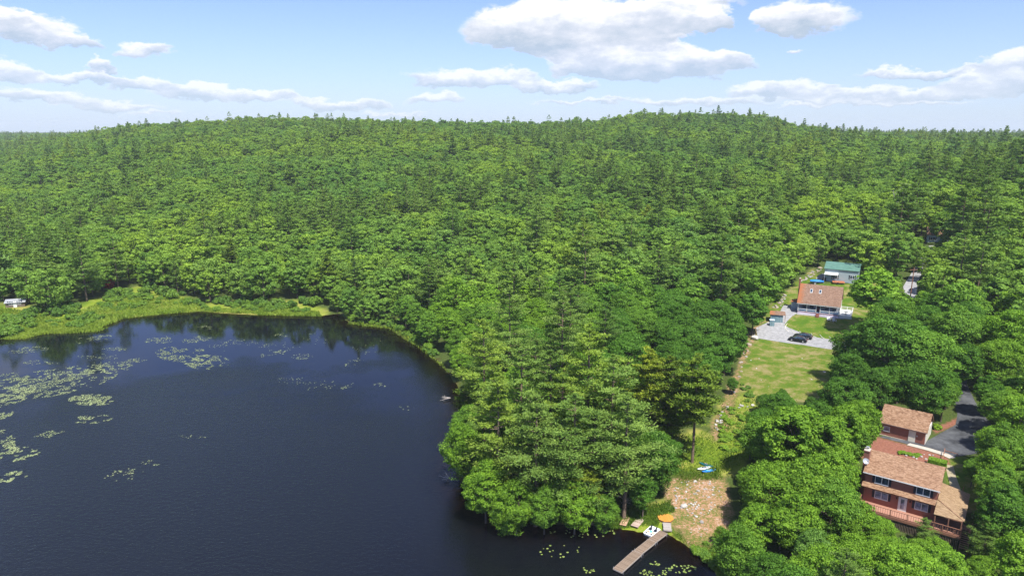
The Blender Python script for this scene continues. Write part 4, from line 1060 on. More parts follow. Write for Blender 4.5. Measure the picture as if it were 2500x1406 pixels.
rail([(13.0, .55, 0), (13.0, 6.5, 0)], h1)
# screened porch corner roof (hipped) on posts
pr = MB()
E0 = 2.30; hp = (9.6, .2, 3.28); tp = (9.6, 6.2, 3.28)
fl, frc, br_, bl_ = (9.55, -2.78, E0), (13.25, -2.60, E0), (13.25, 6.9, E0), (9.55, 6.9, E0)
pr.tri_slab([fl, frc, hp], .10).slab([frc, br_, tp, hp], .10).tri_slab([br_, bl_, tp], .10)
pr.build('porch_roof', M['brown_shingle'], h1)
MB().bar((9.6, .2, 3.31), (13.2, -2.56, 2.34), .14, .05).build('hip_cap', M['tan_shingle'], h1)
pp = MB()
for a, b_ in ((9.75, -2.62), (11.4, -2.62), (12.95, -2.62), (12.95, -.9), (12.95, .6), (12.95, 3.3), (12.95, 6.4)): pp.box(a - .07, a + .07, b_ - .07, b_ + .07, 0, E0 - .05)
pp.bar((9.7, -2.62, E0 - .1), (12.95, -2.62, E0 - .1), .12).bar((12.95, -2.62, E0 - .1), (12.95, 6.5, E0 - .1), .12)
pp.build('porch_post', M['railwood'], h1)
# stairs down to the ground, at the right of the porch
stp = MB(); n = 13
for i in range(n):
    b_ = .35 - i * .235; c_ = -.19 - i * .205
    stp.box(13.1, 14.05, b_ - .28, b_, c_ - .04, c_)
stp.box(13.1, 14.05, .37, 1.3, -.22, -.06)
st_ = stp.build('stairs', M['deckwood'], h1)
for a in (13.06, 14.1):
    s_ = MB().bar((a, .4, -.25), (a, -2.75, -2.98), .06, .28).bar((a, .45, .95), (a, -2.75, -1.85), .10, .08)
    for t in (0, .33, .66, 1): 
        b_ = .4 - 3.1 * t; c_ = -.2 - 2.72 * t; s_.box(a - .05, a + .05, b_ - .05, b_ + .05, c_ - .1, c_ + 1.12)
    s_.build('stringer', M['railwood'], st_)
ch = MB().box(-.75, -.006, 1.5, 2.6, -2.5, 7.3).box(-.83, .06, 1.42, 2.68, 7.3, 7.42).build('chimney', M['brickch'], h1)
MB().box(-.80, .03, 1.45, 2.65, 7.424, 7.5).build('chimney_cap', M['concrete'], ch); MB().cyl((-.38, 2.1), .16, 7.5, 7.85, 12).box(-.6, -.16, 1.9, 2.3, 7.85, 7.89).build('flue', M['metal'], ch)
ds = thing('satellite_dish', 'round grey satellite dish at the left roof edge of the red house', 'satellite dish', (0, 0, 0), 0)
c_, s_ = cos(-.642), sin(-.642); la, lb = -.30, .95
ds.location = (53.904 + la * c_ - lb * s_, 97.292 + la * s_ + lb * c_, 4.6 + 5.95); ds.rotation_euler = (R(52), 0, R(-12))
rings = []
for k in range(6):
    rr = .46 * k / 5 + .002; rings.append([(rr * cos(a) , rr * 1.0 * sin(a), .16 * (k / 5) ** 2) for a in np.linspace(0, 2 * pi, 21)[:-1]])
MB().loft(rings, close=False).loft([[(x * .99, y * .99, z_ - .02) for x, y, z_ in r_] for r_ in rings], close=False).build('dish', M['metal'], ds, smooth=True)
MB().tube([(0, -.44, .14), (0, -.1, .42)], .015, 6).tube([(0, 0, -.02), (0, .1, -.55)], .03, 6).build('feed_arm', M['black'], ds)
MB().box(-.05, .05, -.14, -.04, .38, .48).build('receiver', M['black'], ds)

# --- the garage
g1 = thing('garage', 'brick red single storey garage with tan roof and cream end door', 'garage', (68.165, 120.016, 5.0), -.685)
L, hd = 7.28, 3.1; Wd = 6.2
gable_body(g1, L, Wd, 2.65, 4.95, -.6, M['red_siding'])
gable_roof(g1, L, Wd, 2.65, 4.95, M['tan_shingle'])
fascia(g1, L, .4, 2.53, .3, paint('brown gutter', (.16, .11, .10), .6))
d = MB().box(4.66, 5.78, -.07, -.004, .02, 2.2).build('door', M['cream'], g1); MB().box(5.58, 5.64, -.12, -.072, .95, 1.08).build('handle', M['metal'], d)
MB().box(5.9, 6.1, -.10, -.004, 1.3, 1.55).build('meter_box', M['metal'], g1)
window(g1, .55, 1.6, 1.0, 1.95, sashes=1, shut=False, pane='pane_curtained')
MB().box(-.05, 4.5, -.12, -.004, -.4, .12).build('foundation', M['concrete'], g1)
gd = MB()
for k in range(4): gd.box(L + .004, L + .07, .5, 5.7, .03 + k * .56, .57 + k * .56)
gd.box(L + .004, L + .045, .35, 5.85, 0, 2.42)
gd.build('garage_door', M['cream'], g1)
MB().box(L + .004, L + .09, .15, .34, 0, 2.5).box(L + .004, L + .09, 5.86, 6.05, 0, 2.5).box(L + .004, L + .09, .15, 6.05, 2.43, 2.62).build('door_trim', M['white'], g1)

# --- the cottage with the open porch
h2 = thing('cottage', 'white porch cottage with brown rust stained roof and two skylights', 'house', (82.432, 194.638, 8.5), -.495)
L, hd = 10.84, 4.95; Wd = 9.9
w_ = MB().prism([(2.2, -.6), (Wd, -.6), (Wd, 3.32), (hd, 7.65), (2.2, 5.1)], .003, L - .003, 'x').box(.002, L - .002, 0, 2.19, -.6, .55, 1)
w_.build('wall', [paint('dark porch back wall', (.30, .31, .33), .7), M['pinkwhite']], h2)
MB().prism([(2.0, .6), (2.0, 5.05), (hd, 7.70), (Wd, 3.3), (Wd, .6)], L, L + .06, 'x').build('gable_siding', M['white'], h2)
gable_roof(h2, L, Wd, 3.32, 7.75, M['cot_shingle'], .32, .35)
MB().box(-.3, L + .3, -.36, -.26, 2.88, 3.02).build('gutter', M['white'], h2)
MB().box(.0, L, .02, 2.2, .56, .66).build('porch_floor', M['slate'], h2)
MB().box(0, L, -.02, .018, .50, .68).build('floor_edge', M['maroon'], h2)
for a in (.07, 2.4, 4.85, 5.94, 8.35, 10.75): MB().box(a - .08, a + .08, .04, .20, -.3 if a in (.07, 10.75) else .665, 3.0).build('porch_post', M['white'], h2)
for a0, a1 in ((.16, 2.31), (2.49, 4.76), (6.03, 8.26), (8.44, 10.66)):
    MB().box(a0, a1, .06, .14, 1.30, 1.42).box(a0, a1, .08, .12, .76, .84).build('rail', M['white'], h2)
    MB().box(a0, a1, .60, .66, .70, 1.42).build('porch_panel', M['slate'], h2)
MB().box(.0, L, .05, .19, 2.88, 3.05).build('beam', M['white'], h2)
d = MB().box(4.95, 5.85, 2.10, 2.195, .67, 2.8).build('door', M['maroon'], h2); MB().box(5.1, 5.7, 2.07, 2.095, 1.7, 2.6).build('pane', M['pane'], d)
for a0, a1 in ((1.0, 2.0), (3.0, 4.0), (7.0, 8.0), (9.0, 10.0)): MB().box(a0, a1, 2.13, 2.195, 1.4, 2.6).build('window', M['pane'], h2)
stp = MB()
for i in range(4): stp.box(4.95, 5.85, -.03 - .26 * (i + 1), -.03 - .26 * i, -.5, .5 - .16 * i)
stp.build('steps', M['brickch'], h2)
for a0, a1 in ((.2, 4.7), (6.1, 10.7)): MB().box(a0, a1, -.05, -.022, -.2, .46).build('skirting', M['pinkwhite'], h2)
ch = MB().box(-.72, -.33, 4.3, 5.6, -.5, 9.1).box(-.78, -.27, 4.22, 5.68, 9.1, 9.22).build('chimney', M['brickch'], h2); MB().box(-.70, -.35, 4.4, 5.5, 9.22, 9.4).build('chimney_cap', M['concrete'], ch)
def on_roof(b_): return 3.32 + (7.75 - 3.32) / hd * b_ + .14
for a0 in (2.62, 4.98):
    b0, b1 = 2.55, 3.55
    fr_ = MB().slab([(a0, b0, on_roof(b0) + .1), (a0 + .66, b0, on_roof(b0) + .1), (a0 + .66, b1, on_roof(b1) + .1), (a0, b1, on_roof(b1) + .1)], .2).build('skylight', M['white'], h2)
    MB().slab([(a0 + .07, b0 + .1, on_roof(b0 + .1) + .14), (a0 + .59, b0 + .1, on_roof(b0 + .1) + .14), (a0 + .59, b1 - .1, on_roof(b1 - .1) + .14), (a0 + .07, b1 - .1, on_roof(b1 - .1) + .14)], .035).build('pane', M['pane'], fr_)
bo = MB().box(-2.2, -.006, 3.6, 6.6, -.6, 2.3).build('side_entry', M['bluegrey'], h2); MB().slab([(-2.45, 3.3, 2.35), (-.32, 3.3, 2.9), (-.32, 6.9, 2.9), (-2.45, 6.9, 2.35)], .1).build('entry_roof', M['cot_shingle'], bo)
MB().box(L + .07, 14.1, .3, 8.0, .45, .6).box(L + .07, 14.15, .22, .297, -.1, .44).build('deck', M['white'], h2)
rail([(L + .2, .3, .6), (14.05, .3, .6), (14.05, 8.0, .6), (L + .2, 8.0, .6)], h2, 'white', .95, .22, 1.6)
tb = thing('patio_table', 'round grey patio table on the white deck beside the cottage', 'table', (0, 0, 0), 0)
def place_local(o, org, yaw, a, b_, c_, rz=0):
    cc_, ss_ = cos(yaw), sin(yaw); o.location = (org[0] + a * cc_ - b_ * ss_, org[1] + a * ss_ + b_ * cc_, org[2] + c_); o.rotation_euler[2] = yaw + rz
H2 = ((82.432, 194.638, 8.5), -.495)
place_local(tb, *H2, 12.5, 2.6, .6)
MB().cyl((0, 0), .62, .70, .75, 20).build('table_top', paint('grey table top', (.35, .37, .33), .5), tb); MB().cyl((0, 0), .05, .003, .70, 8).cyl((0, 0), .28, 0, .04, 12).build('pedestal', M['black'], tb)

# --- the green roofed building
g2 = thing('green_roofed_building', 'pale blue grey outbuilding with green metal roof and white awning', 'outbuilding', (101.136, 220.746, 12.5), -.532)
L, hd = 9.8, 4.06; Wd = 8.1
gable_body(g2, L, Wd, 4.0, 5.6, -.8, M['bluegrey'])
gable_roof(g2, L, Wd, 4.0, 5.62, M['greenroof'], .3, .3)
window(g2, 2.5, 3.85, .75, 2.1); window(g2, 7.5, 8.8, 1.25, 2.5)
MB().slab([(.1, -1.5, 2.35), (4.05, -1.5, 2.35), (4.05, -.003, 2.85), (.1, -.003, 2.85)], .05).build('awning', M['white'], g2)
MB().box(.12, .18, -1.45, -1.39, -.1, 2.3).box(3.95, 4.01, -1.45, -1.39, -.1, 2.3).build('awning_post', M['white'], g2)
G2 = ((101.136, 220.746, 12.5), -.532)
GREENX = [(-.2, -2.0, .0), ]
# --- houses mostly hidden in the wood
def small_house(name, label, x, y, yaw, L, Wd, ev, rd, wall, roof):
    z_ = tz(x, y); o = thing(name, label, 'house', (x, y, z_), yaw)
    gable_body(o, L, Wd, ev, rd, -1, wall); gable_roof(o, L, Wd, ev, rd, roof); window(o, 1.0, 2.6, 1, 2.2); window(o, L - 2.6, L - 1.0, 1, 2.2)
    dd = MB().box(L / 2 - .5, L / 2 + .5, -.06, -.003, 0, 2.1).build('door', M['white'], o); MB().box(L / 2 + .3, L / 2 + .37, -.1, -.062, .95, 1.05).build('handle', M['metal'], dd); return o
p = G(2262, 592); small_house('house', 'tan roofed house hidden among tall pines beyond the gravel road', p[0], p[1], -.5, 11, 7, 3, 5.2, M['bluegrey'], M['tan_shingle'])
p = G(14, 752); small_house('cabin', 'grey roofed cabin at the left end of the marsh', p[0], p[1], .35, 5.6, 4, 1.7, 2.5, M['darkwood'], paint('grey roof', (.26, .27, .29), .6))

# --- shed and tank left of the cottage
x, y, z_ = G(1893, 788)
sh = thing('shed', 'small blue grey board shed with brown lean-to roof by the gravel yard', 'shed', (x - 1.2, y + .6, z_), -.30)
MB().box(0, 3.2, 0, 2.4, -.2, 2.3).build('wall', M['shedside'], sh)
MB().slab([(-.3, -.3, 2.36), (3.9, -.3, 2.36), (3.9, 2.8, 2.75), (-.3, 2.8, 2.75)], .09).build('roof', M['cot_shingle'], sh)
MB().box(2.62, 2.74, -.07, -.004, 0, 2.3).box(-.02, .1, -.07, -.004, 0, 2.3).box(.11, 2.61, -.07, -.004, 2.15, 2.3).build('trim', M['bluegrey'], sh)
d = MB().box(1.1, 2.0, -.05, -.004, .05, 2.0).build('door', M['shedside'], sh); MB().box(1.86, 1.93, -.09, -.053, .95, 1.05).build('handle', M['black'], d)
MB().box(3.75, 3.85, -.15, -.05, -.1, 2.3).build('roof_post', M['railwood'], sh)
x, y, z_ = G(1884, 796)
tk = thing('storage_cabinet', 'blue grey garden storage cabinet in front of the board shed', 'storage cabinet', (x - .6, y, z_), -.25)
MB().box(0, 1.25, 0, .95, 0, 1.65).build('body', M['shedside'], tk, bevel=.03); MB().slab([(-.06, -.08, 1.70), (1.31, -.08, 1.70), (1.31, 1.0, 1.82), (-.06, 1.0, 1.82)], .06).build('lid', paint('pale blue lid', (.45, .55, .66), .4), tk)
MB().box(.60, .63, -.012, -.002, .1, 1.5).build('door_seam', M['black'], tk)

# ------------------------------------------------------------------ cars
carpaint = {}
def car_mat(name, c):
    m, nt, out = new_mat(name); b = N(nt, 'BsdfPrincipled'); nt.links.new(b.outputs[0], out.inputs[0])
    b.inputs['Base Color'].default_value = (*c, 1); b.inputs['Roughness'].default_value = .28; b.inputs['Coat Weight'].default_value = 1; b.inputs['Coat Roughness'].default_value = .05; b.inputs['Metallic'].default_value = .3; return m
def make_car(label, pm, x, y, rz):
    z_ = tz(x, y) + .04; o = thing('parked_car', label, 'car', (x, y, z_), rz, None)
    # x forward, sections: (x, half width, bottom, shoulder z, top z)
    secs = []
    prof = [(-2.38, .72, .42, .72, .80), (-2.30, .84, .30, .86, .98), (-1.9, .90, .24, .92, 1.04), (-1.2, .92, .22, .94, 1.04), (0, .92, .22, .92, 1.00), (.9, .92, .22, .90, .98), (1.4, .91, .23, .84, .92), (2.0, .87, .25, .76, .82), (2.32, .78, .30, .66, .70), (2.42, .62, .38, .56, .60)]
    for px_, w, zb, zs, zt in prof:
        secs.append([(px_, -w, zb + .08), (px_, -w, zs - .18), (px_, -w * .97, zs), (px_, -w * .82, zt), (px_, w * .82, zt), (px_, w * .97, zs), (px_, w, zs - .18), (px_, w, zb + .08), (px_, w * .9, zb), (px_, -w * .9, zb)])
    bd = MB().loft(secs).build('body', pm, o, smooth=False, bevel=.03)
    gl_ = MB(); cab = [(-1.98, .70, .98, 1.02), (-1.1, .76, .98, 1.38), (-.3, .76, .98, 1.45), (.35, .74, .96, 1.40), (1.25, .74, .94, .98)]
    sec = [[(px_, -w - .06, z0), (px_, -w * .80, z1 - .01), (px_, w * .80, z1 - .01), (px_, w + .06, z0)] for px_, w, z0, z1 in cab]
    gl_.loft(sec).build('cabin_glass', M['pane'], o)
    MB().loft([[(px_, -w * .80, z1 + .02), (px_, w * .80, z1 + .02), (px_, w * .80, z1 - .03), (px_, -w * .80, z1 - .03)] for px_, w, z0, z1 in cab[1:4]]).build('roof', pm, o)
    for s_ in (-1, 1):
        MB().bar((.35, s_ * .60, 1.40), (1.2, s_ * .76, .97), .06).bar((-1.1, s_ * .63, 1.38), (-1.95, s_ * .72, 1.0), .08).bar((-.3, s_ * .63, 1.44), (-.34, s_ * .82, .98), .06).build('pillar', pm, o)
    for px_ in (-1.42, 1.42):
        for s_ in (-1, 1):
            w_ = MB().tube([(px_, s_ * .70, .33), (px_, s_ * .935, .33)], .33, 20).build('wheel', M['black'], o, smooth=False)
            MB().tube([(px_, s_ * .93, .33), (px_, s_ * .945, .33)], .21, 14).build('rim', M['metal'], w_)
    tl = paint('red tail lamp', (.45, .02, .01), .2); hl = paint('clear head lamp', (.7, .72, .75), .1)
    for s_ in (-1, 1):
        MB().box(-2.40, -2.26, *sorted((s_ * .45, s_ * .80)), .70, .84).build('taillight', tl, o); MB().box(2.20, 2.40, *sorted((s_ * .50, s_ * .74)), .60, .70).build('headlight', hl, o)
        MB().box(.62, .80, *sorted((s_ * .90, s_ * 1.06)), .92, 1.04).build('mirror', pm, o)
    return o
nb = car_mat('dark blue car paint', (.010, .012, .028)); kb = car_mat('black car paint', (.008, .009, .012))
c1 = G(1949, 834); c2 = G(1962, 829)
make_car('black sedan parked on the gravel drive, nearer the lower lawn', nb, c1[0], c1[1] + .3, pi - .60)
make_car('dark sedan with red tail lamps, farther from the lower lawn, parked alongside', kb, c2[0] + .2, c2[1] + 1.0, pi - .55)

# ------------------------------------------------------------------ dock and water's edge
M['dockwood'] = planks('weathered dock boards', (.14, .10, .07), (.26, .195, .145), 0, .15, .35)
M['dockgrey'] = planks('grey ramp boards', (.29, .26, .24), (.37, .34, .32), 0, .16, .5)
def dock_section(label, p0, p1, w, z0=.42, mat='dockwood', nm='dock_section', cat='dock', th=.18):
    p0 = np.array(p0, float); p1 = np.array(p1, float); D = np.linalg.norm(p1 - p0); yaw = math.atan2(p1[1] - p0[1], p1[0] - p0[0])
    o = thing(nm, label, cat, (p0[0], p0[1], z0), yaw)
    MB().box(0, D, -w / 2, w / 2, -.04, 0).build('boards', M[mat], o)
    MB().box(0, D, -w / 2 - .03, -w / 2 - .003, -th, .01).box(0, D, w / 2 + .003, w / 2 + .03, -th, .01).box(-.03, -.003, -w / 2, w / 2, -th, -.002).box(D + .003, D + .03, -w / 2, w / 2, -th, -.002).build('frame', paint('grey dock frame', (.36, .31, .27), .8), o)
    pst = MB()
    for a in (.25, D - .25):
        for s_ in (-1, 1): pst.cyl((a, s_ * (w / 2 + .07)), .035, -1.6, .12, 8)
    pst.build('dock_leg', M['metal'], o); return o
cA, cB, cC, cD_ = np.array([14.65, 85.72]), np.array([18.25, 90.02]), np.array([20.9, 92.9]), np.array([23.1, 95.2])
dock_section('outer end section of the weathered dock, farthest out over the lake', cA, cB - [.02, .025], 1.42, .40)
dock_section('middle section of the weathered dock between the outer end and the shore end', cB + [.02, .02], cC - [.02, .02], 1.28, .42)
dock_section('shore end section of the weathered dock, beside the pedal boat', cC + [.02, .02], cD_, 1.25, .45)
dock_section('short grey ramp joining the dock to the orange octagonal platform', (23.75, 95.45), (24.05, 97.50), 1.15, .56, 'dockgrey', 'ramp', 'ramp')
x, y, z_ = W(1625, 1262.5, .62)
oc = thing('octagonal_platform', 'orange stained octagonal wooden platform at the head of the dock', 'platform', (x, y, .62), .03)
pts_ = [(1.28 * cos(a) * (1.0), 1.28 * sin(a)) for a in np.linspace(pi / 8, 2 * pi + pi / 8, 9)[:-1]]
M['orange'] = planks('orange stained boards', (.44, .20, .035), (.52, .25, .05), 0, .14, .8)
MB().prism(pts_, -.05, 0, 'z').build('deck_boards', M['orange'], oc)
MB().prism([(a * .97, b_ * .97) for a, b_ in pts_], -.45, -.055, 'z').build('base', M['railwood'], oc)
for i, (lab, c4) in enumerate((('tan spare dock section lying on the shore grass, nearer the wooded point', [(1512, 1280), (1528, 1284), (1539, 1262), (1524, 1258)]), ('grey brown spare dock section lying on the shore grass, nearer the pedal boat', [(1541, 1281), (1556, 1289), (1573, 1268), (1558, 1262)]))):
    q = [W(a, b_, .42) for a, b_ in c4]; mx = (q[0] + q[1]) / 2; m2 = (q[2] + q[3]) / 2; wd_ = np.linalg.norm(q[1] - q[0]); D = np.linalg.norm((m2 - mx)[:2])
    zt = max(tz(*mx[:2]), tz(*m2[:2]), .1) + .16
    o = thing('spare_dock_section', lab, 'dock section', (mx[0], mx[1], zt), math.atan2(m2[1] - mx[1], m2[0] - mx[0]))
    k = planks('spare boards %d' % i, [(.40, .25, .16), (.30, .22, .17)][i], [(.50, .33, .22), (.46, .37, .31)][i], 0, .3, .5)
    MB().box(0, D, -wd_ / 2, wd_ / 2, -.04, 0).build('boards', k, o); MB().box(.05, D - .05, -wd_ / 2 + .05, -wd_ / 2 + .12, -.16, -.045).box(.05, D - .05, wd_ / 2 - .12, wd_ / 2 - .05, -.16, -.045).build('frame', M['railwood'], o)
# pedal boat
def rrect(w, l, r, n=5):
    out_ = []
    for cx_, cy_, a0 in ((w / 2 - r, l / 2 - r, 0), (-w / 2 + r, l / 2 - r, pi / 2), (-w / 2 + r, -l / 2 + r, pi), (w / 2 - r, -l / 2 + r, 1.5 * pi)):
        for k in range(n + 1): a = a0 + pi / 2 * k / n; out_.append((cx_ + r * cos(a), cy_ + r * sin(a)))
    return out_
q = [W(1591, 1283, .35), W(1610, 1292, .35), W(1593, 1307, .35), W(1573, 1300, .35)]; ctr = sum(q) / 4
yawb = math.atan2((q[0] - q[3])[1] + (q[1] - q[2])[1], (q[0] - q[3])[0] + (q[1] - q[2])[0])
pb = thing('pedal_boat', 'white four seat pedal boat moored between the dock and shore grass', 'boat', (ctr[0], ctr[1], .0), yawb); 
ll, wwd = 2.6, 1.75
MB().loft([[(x_ * s_, y_ * s_, z0) for x_, y_ in rrect(ll, wwd, .35)] for s_, z0 in ((.86, -.12), (.97, .05), (1.0, .25), (1.02, .34), (.96, .37), (.80, .36))]).build('hull', paint('white plastic hull', (.80, .81, .82), .35), pb, smooth=False)
M['bblue'] = paint('bright blue plastic', (.03, .20, .55), .4); M['cyan'] = paint('cyan plastic', (.12, .50, .70), .4)
for s_ in (-.42, .42):
    st = MB().box(-.02, .52, s_ - .24, s_ + .24, .365, .46).bar((.55, s_, .40), (.68, s_, .82), .46, .07).build('seat', M['shutter'], pb)
    MB().box(-.62, -.28, s_ - .17, s_ + .17, .372, .43).build('pedal_well', paint('tan pedals', (.45, .33, .18), .6), pb)
    MB().box(-1.12, -.86, s_ - .15, s_ + .15, .372, .42).build('cup_tray', M['black'], pb)
MB().prism([(.26 * cos(a) - .30, .20 * sin(a)) for a in np.linspace(0, 2 * pi, 13)[:-1]], .372, .44, 'z').build('cooler_lid', M['cyan'], pb)
# kayaks by the lone hemlock
def kayak(label, px0, px1, col_, w=.78, dz=0.0, hgt=.34, deck=None, roll=0):
    a = np.array(G(*px0)); b_ = np.array(G(*px1)); D = np.linalg.norm((b_ - a)[:2]); yaw = math.atan2(b_[1] - a[1], b_[0] - a[0])
    o = thing('kayak', label, 'kayak', (a[0], a[1], (a[2] + b_[2]) / 2 + dz), yaw); secs = []
    for t in np.linspace(0, 1, 15):
        s_ = max(.02, math.sin(pi * t) ** .62); ww_ = w / 2 * s_; lift_ = .12 * abs(2 * t - 1) ** 3
        secs.append([(D * t, ww_ * cos(u), lift_ + hgt * .45 + (hgt * .45 * sin(u) * (.45 + .55 * s_) if sin(u) < 0 else hgt * .40 * sin(u) * s_)) for u in np.linspace(0, 2 * pi, 17)[:-1]])
    MB().loft(secs).build('hull', paint(col_[0], col_[1], .35, .08), o, smooth=True)
    el_ = [(D * .48 + .48 * cos(u), w * .27 * sin(u)) for u in np.linspace(0, 2 * pi, 17)[:-1]]
    MB().prism(el_, hgt * .80, hgt * .90, 'z').build('cockpit', M['black'] if deck is None else deck, o)
    MB().box(D * .40, D * .58, -w * .15, w * .15, hgt * .90 + .004, hgt * .93 + .03).build('seat', paint('grey seat', (.2, .22, .26), .7), o)
    return o
kayak('dark green kayak lying behind the white one at the foot of the hemlock', (1706, 1131), (1742, 1141), ('dark green plastic', (.01, .10, .11)))
kayak('white kayak lying between the dark green and the blue kayak', (1702, 1149), (1737, 1139), ('white plastic', (.72, .76, .82)), .85)
kayak('blue kayak lying nearest the rocky slope', (1713, 1155), (1749, 1146), ('blue plastic', (.015, .16, .50)), .85, deck=M['cyan'])
# chairs on the upper lawn
def adirondack(label, px, py, rz, m='white', nm='lawn_chair'):
    x, y, z_ = G(px, py); o = thing(nm, label, 'chair', (x, y, z_), rz)
    MB().slab([(-.35, -.50, .40), (.35, -.50, .40), (.33, .30, .26), (-.33, .30, .26)], .05).build('seat', M[m], o)
    b_ = MB()
    for k in range(5): b_.bar((-.28 + k * .14, .26, .26), (-.34 + k * .17, .62, 1.08 - abs(k - 2) * .05), .13, .03)
    b_.build('backrest', M[m], o)
    for s_ in (-1, 1):
        MB().box(s_ * .42 - .09, s_ * .42 + .09, -.50, .36, .60, .64).build('armrest', M[m], o)
        MB().box(s_ * .40 - .03, s_ * .40 + .03, -.48, -.38, 0, .60).build('leg', M[m], o); MB().bar((s_ * .36, -.40, .34), (s_ * .36, .70, .02), .05, .10).build('leg', M[m], o)
    return o
adirondack('white slatted lawn chair nearer the cottage steps', 2023, 783, -.25)
adirondack('white slatted lawn chair nearer the oak at the lawn edge', 2036, 785, .05)
for lab, px, py, rz in (('bright blue chair under the white awning of the green roofed building', 2029, 683, -.4),):
    M['bluech'] = M['bblue']; adirondack(lab, px, py, rz, 'bluech')
# tarped boat and rusty trailer behind the cottage
x0, y0, z0 = G(1977, 693); x1, y1, z1 = G(2011, 691)
bt = thing('tarped_boat', 'boat on a trailer under a bright blue tarp behind the cottage', 'boat', (x0, y0, z0), math.atan2(y1 - y0, x1 - x0)); D = math.hypot(x1 - x0, y1 - y0)
secs = []
for t in np.linspace(0, 1, 9):
    s_ = max(.06, math.sin(pi * (t * .85 + .13)) ** .6); secs.append([(D * t, .95 * s_ * cos(u), 1.05 + (.42 * sin(u) if sin(u) < 0 else .40 * s_ * sin(u))) for u in np.linspace(0, 2 * pi, 13)[:-1]])
MB().loft(secs).build('tarp', paint('bright blue tarp', (.02, .20, .62), .5, .15), bt)
for s_ in (-.7, .7):
    MB().tube([(D * .35, s_ - .1, .32), (D * .35, s_ + .1, .32)], .32, 14).build('wheel', M['metal'], bt)
MB().bar((.2, 0, .5), (D + 1.0, 0, .45), .12).bar((D * .35, -.7, .35), (D * .35, .7, .35), .1).bar((D * .7, 0, 0), (D * .7, 0, .8), .1).build('trailer_frame', M['metal'], bt)
x0, y0, z0 = G(2032, 692); x1, y1, z1 = G(2062, 693)
tr_ = thing('utility_trailer', 'low rust orange utility trailer on the grass before the green roofed building', 'trailer', (x0, y0, z0), math.atan2(y1 - y0, x1 - x0)); D = math.hypot(x1 - x0, y1 - y0)
M['rust'] = paint('rust orange steel', (.50, .20, .10), .8, .2)
MB().box(0, D, -.75, .75, .50, .56).build('bed', M['rust'], tr_); MB().box(0, D, -.79, -.753, .45, .80).box(0, D, .753, .79, .45, .80).box(-.04, -.003, -.79, .79, .45, .80).build('side_rail', M['rust'], tr_)
for s_ in (-.9, .9): MB().tube([(D * .42, s_ - .08, .30), (D * .42, s_ + .08, .30)], .30, 14).build('wheel', M['black'], tr_)
MB().bar((D, -.5, .45), (D + 1.2, 0, .42), .07).bar((D, .5, .45), (D + 1.2, 0, .42), .07).build('drawbar', M['black'], tr_)
# patio things under the awning
x, y, z_ = G(2012, 686); o = thing('barbecue_grill', 'black covered barbecue grill at the corner of the green roofed building', 'grill', (x, y, z_), -.5)
MB().box(-.5, .5, -.3, .3, .45, .95).build('firebox', M['black'], o); MB().prism([(-.3, .953), (.3, .953), (.22, 1.2), (-.22, 1.2)], -.5, .5, 'x').build('lid', M['black'], o); MB().box(-.45, .45, -.25, .25, 0, .447).build('cart', M['black'], o)
# utility pole on the gravel road
x, y, z_ = G(2222, 728); up = thing('utility_pole', 'brown wooden utility pole beside the gravel road', 'utility pole', (x, y, z_), 0)
MB().tube([(0, 0, -.3), (.03, 0, 9.4)], [.17, .12], 10).build('pole', M['railwood'], up); MB().box(-1.1, 1.1, -.06, .06, 8.6, 8.75).build('crossarm', M['railwood'], up)
MB().cyl((-.24, 0), .18, 2.4, 3.0, 10).build('meter_can', M['black'], up)
# wooden garden steps with handrail, from the asphalt down to the path
gs = thing('garden_steps', 'dark timber garden steps with handrail from the asphalt down to the path', 'steps', (*h1w(9.15, 20.4), 4.65), -.642)
x9, y9 = h1w(9.2, 20.4); zb_ = tz(x9, y9)
stp = MB()
for i in range(9): stp.box(-.60, .60, i * .42, i * .42 + .34, -.10 + i * .035 + .12, i * .035 + .14)
stp.build('tread', M['darkwood'], gs)
MB().bar((-.68, 0, .95), (-.80, 4.1, 1.35), .09).bar((-.80, 4.15, .0), (-.80, 4.15, 1.5), .10).bar((-.68, 0, 0), (-.68, 0, 1.0), .09).bar((-.85, 4.15, 1.05), (1.1, 4.15, .95), .09).bar((1.1, 4.15, 0), (1.1, 4.15, 1.0), .09).build('handrail', M['railwood'], gs)
gf = thing('railing', 'short brown slatted railing where the side path meets the porch', 'railing', (*h1w(10.3, 9.2), tz(*h1w(11, 9.2))), -.642)
f_ = MB()
for k in range(4): f_.bar((0, 0, .25 + k * .25), (1.9, .5, .25 + k * .25), .06, .10)
f_.build('slats', M['railwood'], gf)
for p_ in ((0, 0), (1.9, .5)): MB().box(p_[0] - .06, p_[0] + .06, p_[1] - .06, p_[1] + .06, 0, 1.25 if p_[0] < 1 else 1.7).build('post', M['railwood'], gf)

# ------------------------------------------------------------------ rocks, edging, shrubs
M['rock'] = paint('pale granite', (.26, .24, .22), .95, .22, 1.2, .1, c2=(.40, .38, .36), bump=.5)
M['rock_w'] = paint('white granite', (.43, .41, .38), .95, .12, 1.5, .1, bump=.4)
M['rock_d'] = paint('brown field stone', (.30, .25, .20), .95, .3, 1.2, .1, bump=.5)
def rock_mesh(seed):
    r = random.Random(seed); bm = bmesh.new(); bmesh.ops.create_icosphere(bm, subdivisions=2, radius=1)
    ax = [Vector((r.gauss(0, 1), r.gauss(0, 1), r.gauss(0, 1))).normalized() for _ in range(6)]; lim = [r.uniform(.55, .85) for _ in ax]
    for v in bm.verts:
        for a, l in zip(ax, lim):
            d_ = v.co.dot(a)
            if d_ > l: v.co -= a * (d_ - l)
        v.co *= 1 + r.uniform(-.05, .05)
    me = bpy.data.meshes.new('rock'); bm.to_mesh(me); bm.free(); return me
RM = [rock_mesh(i) for i in range(7)]
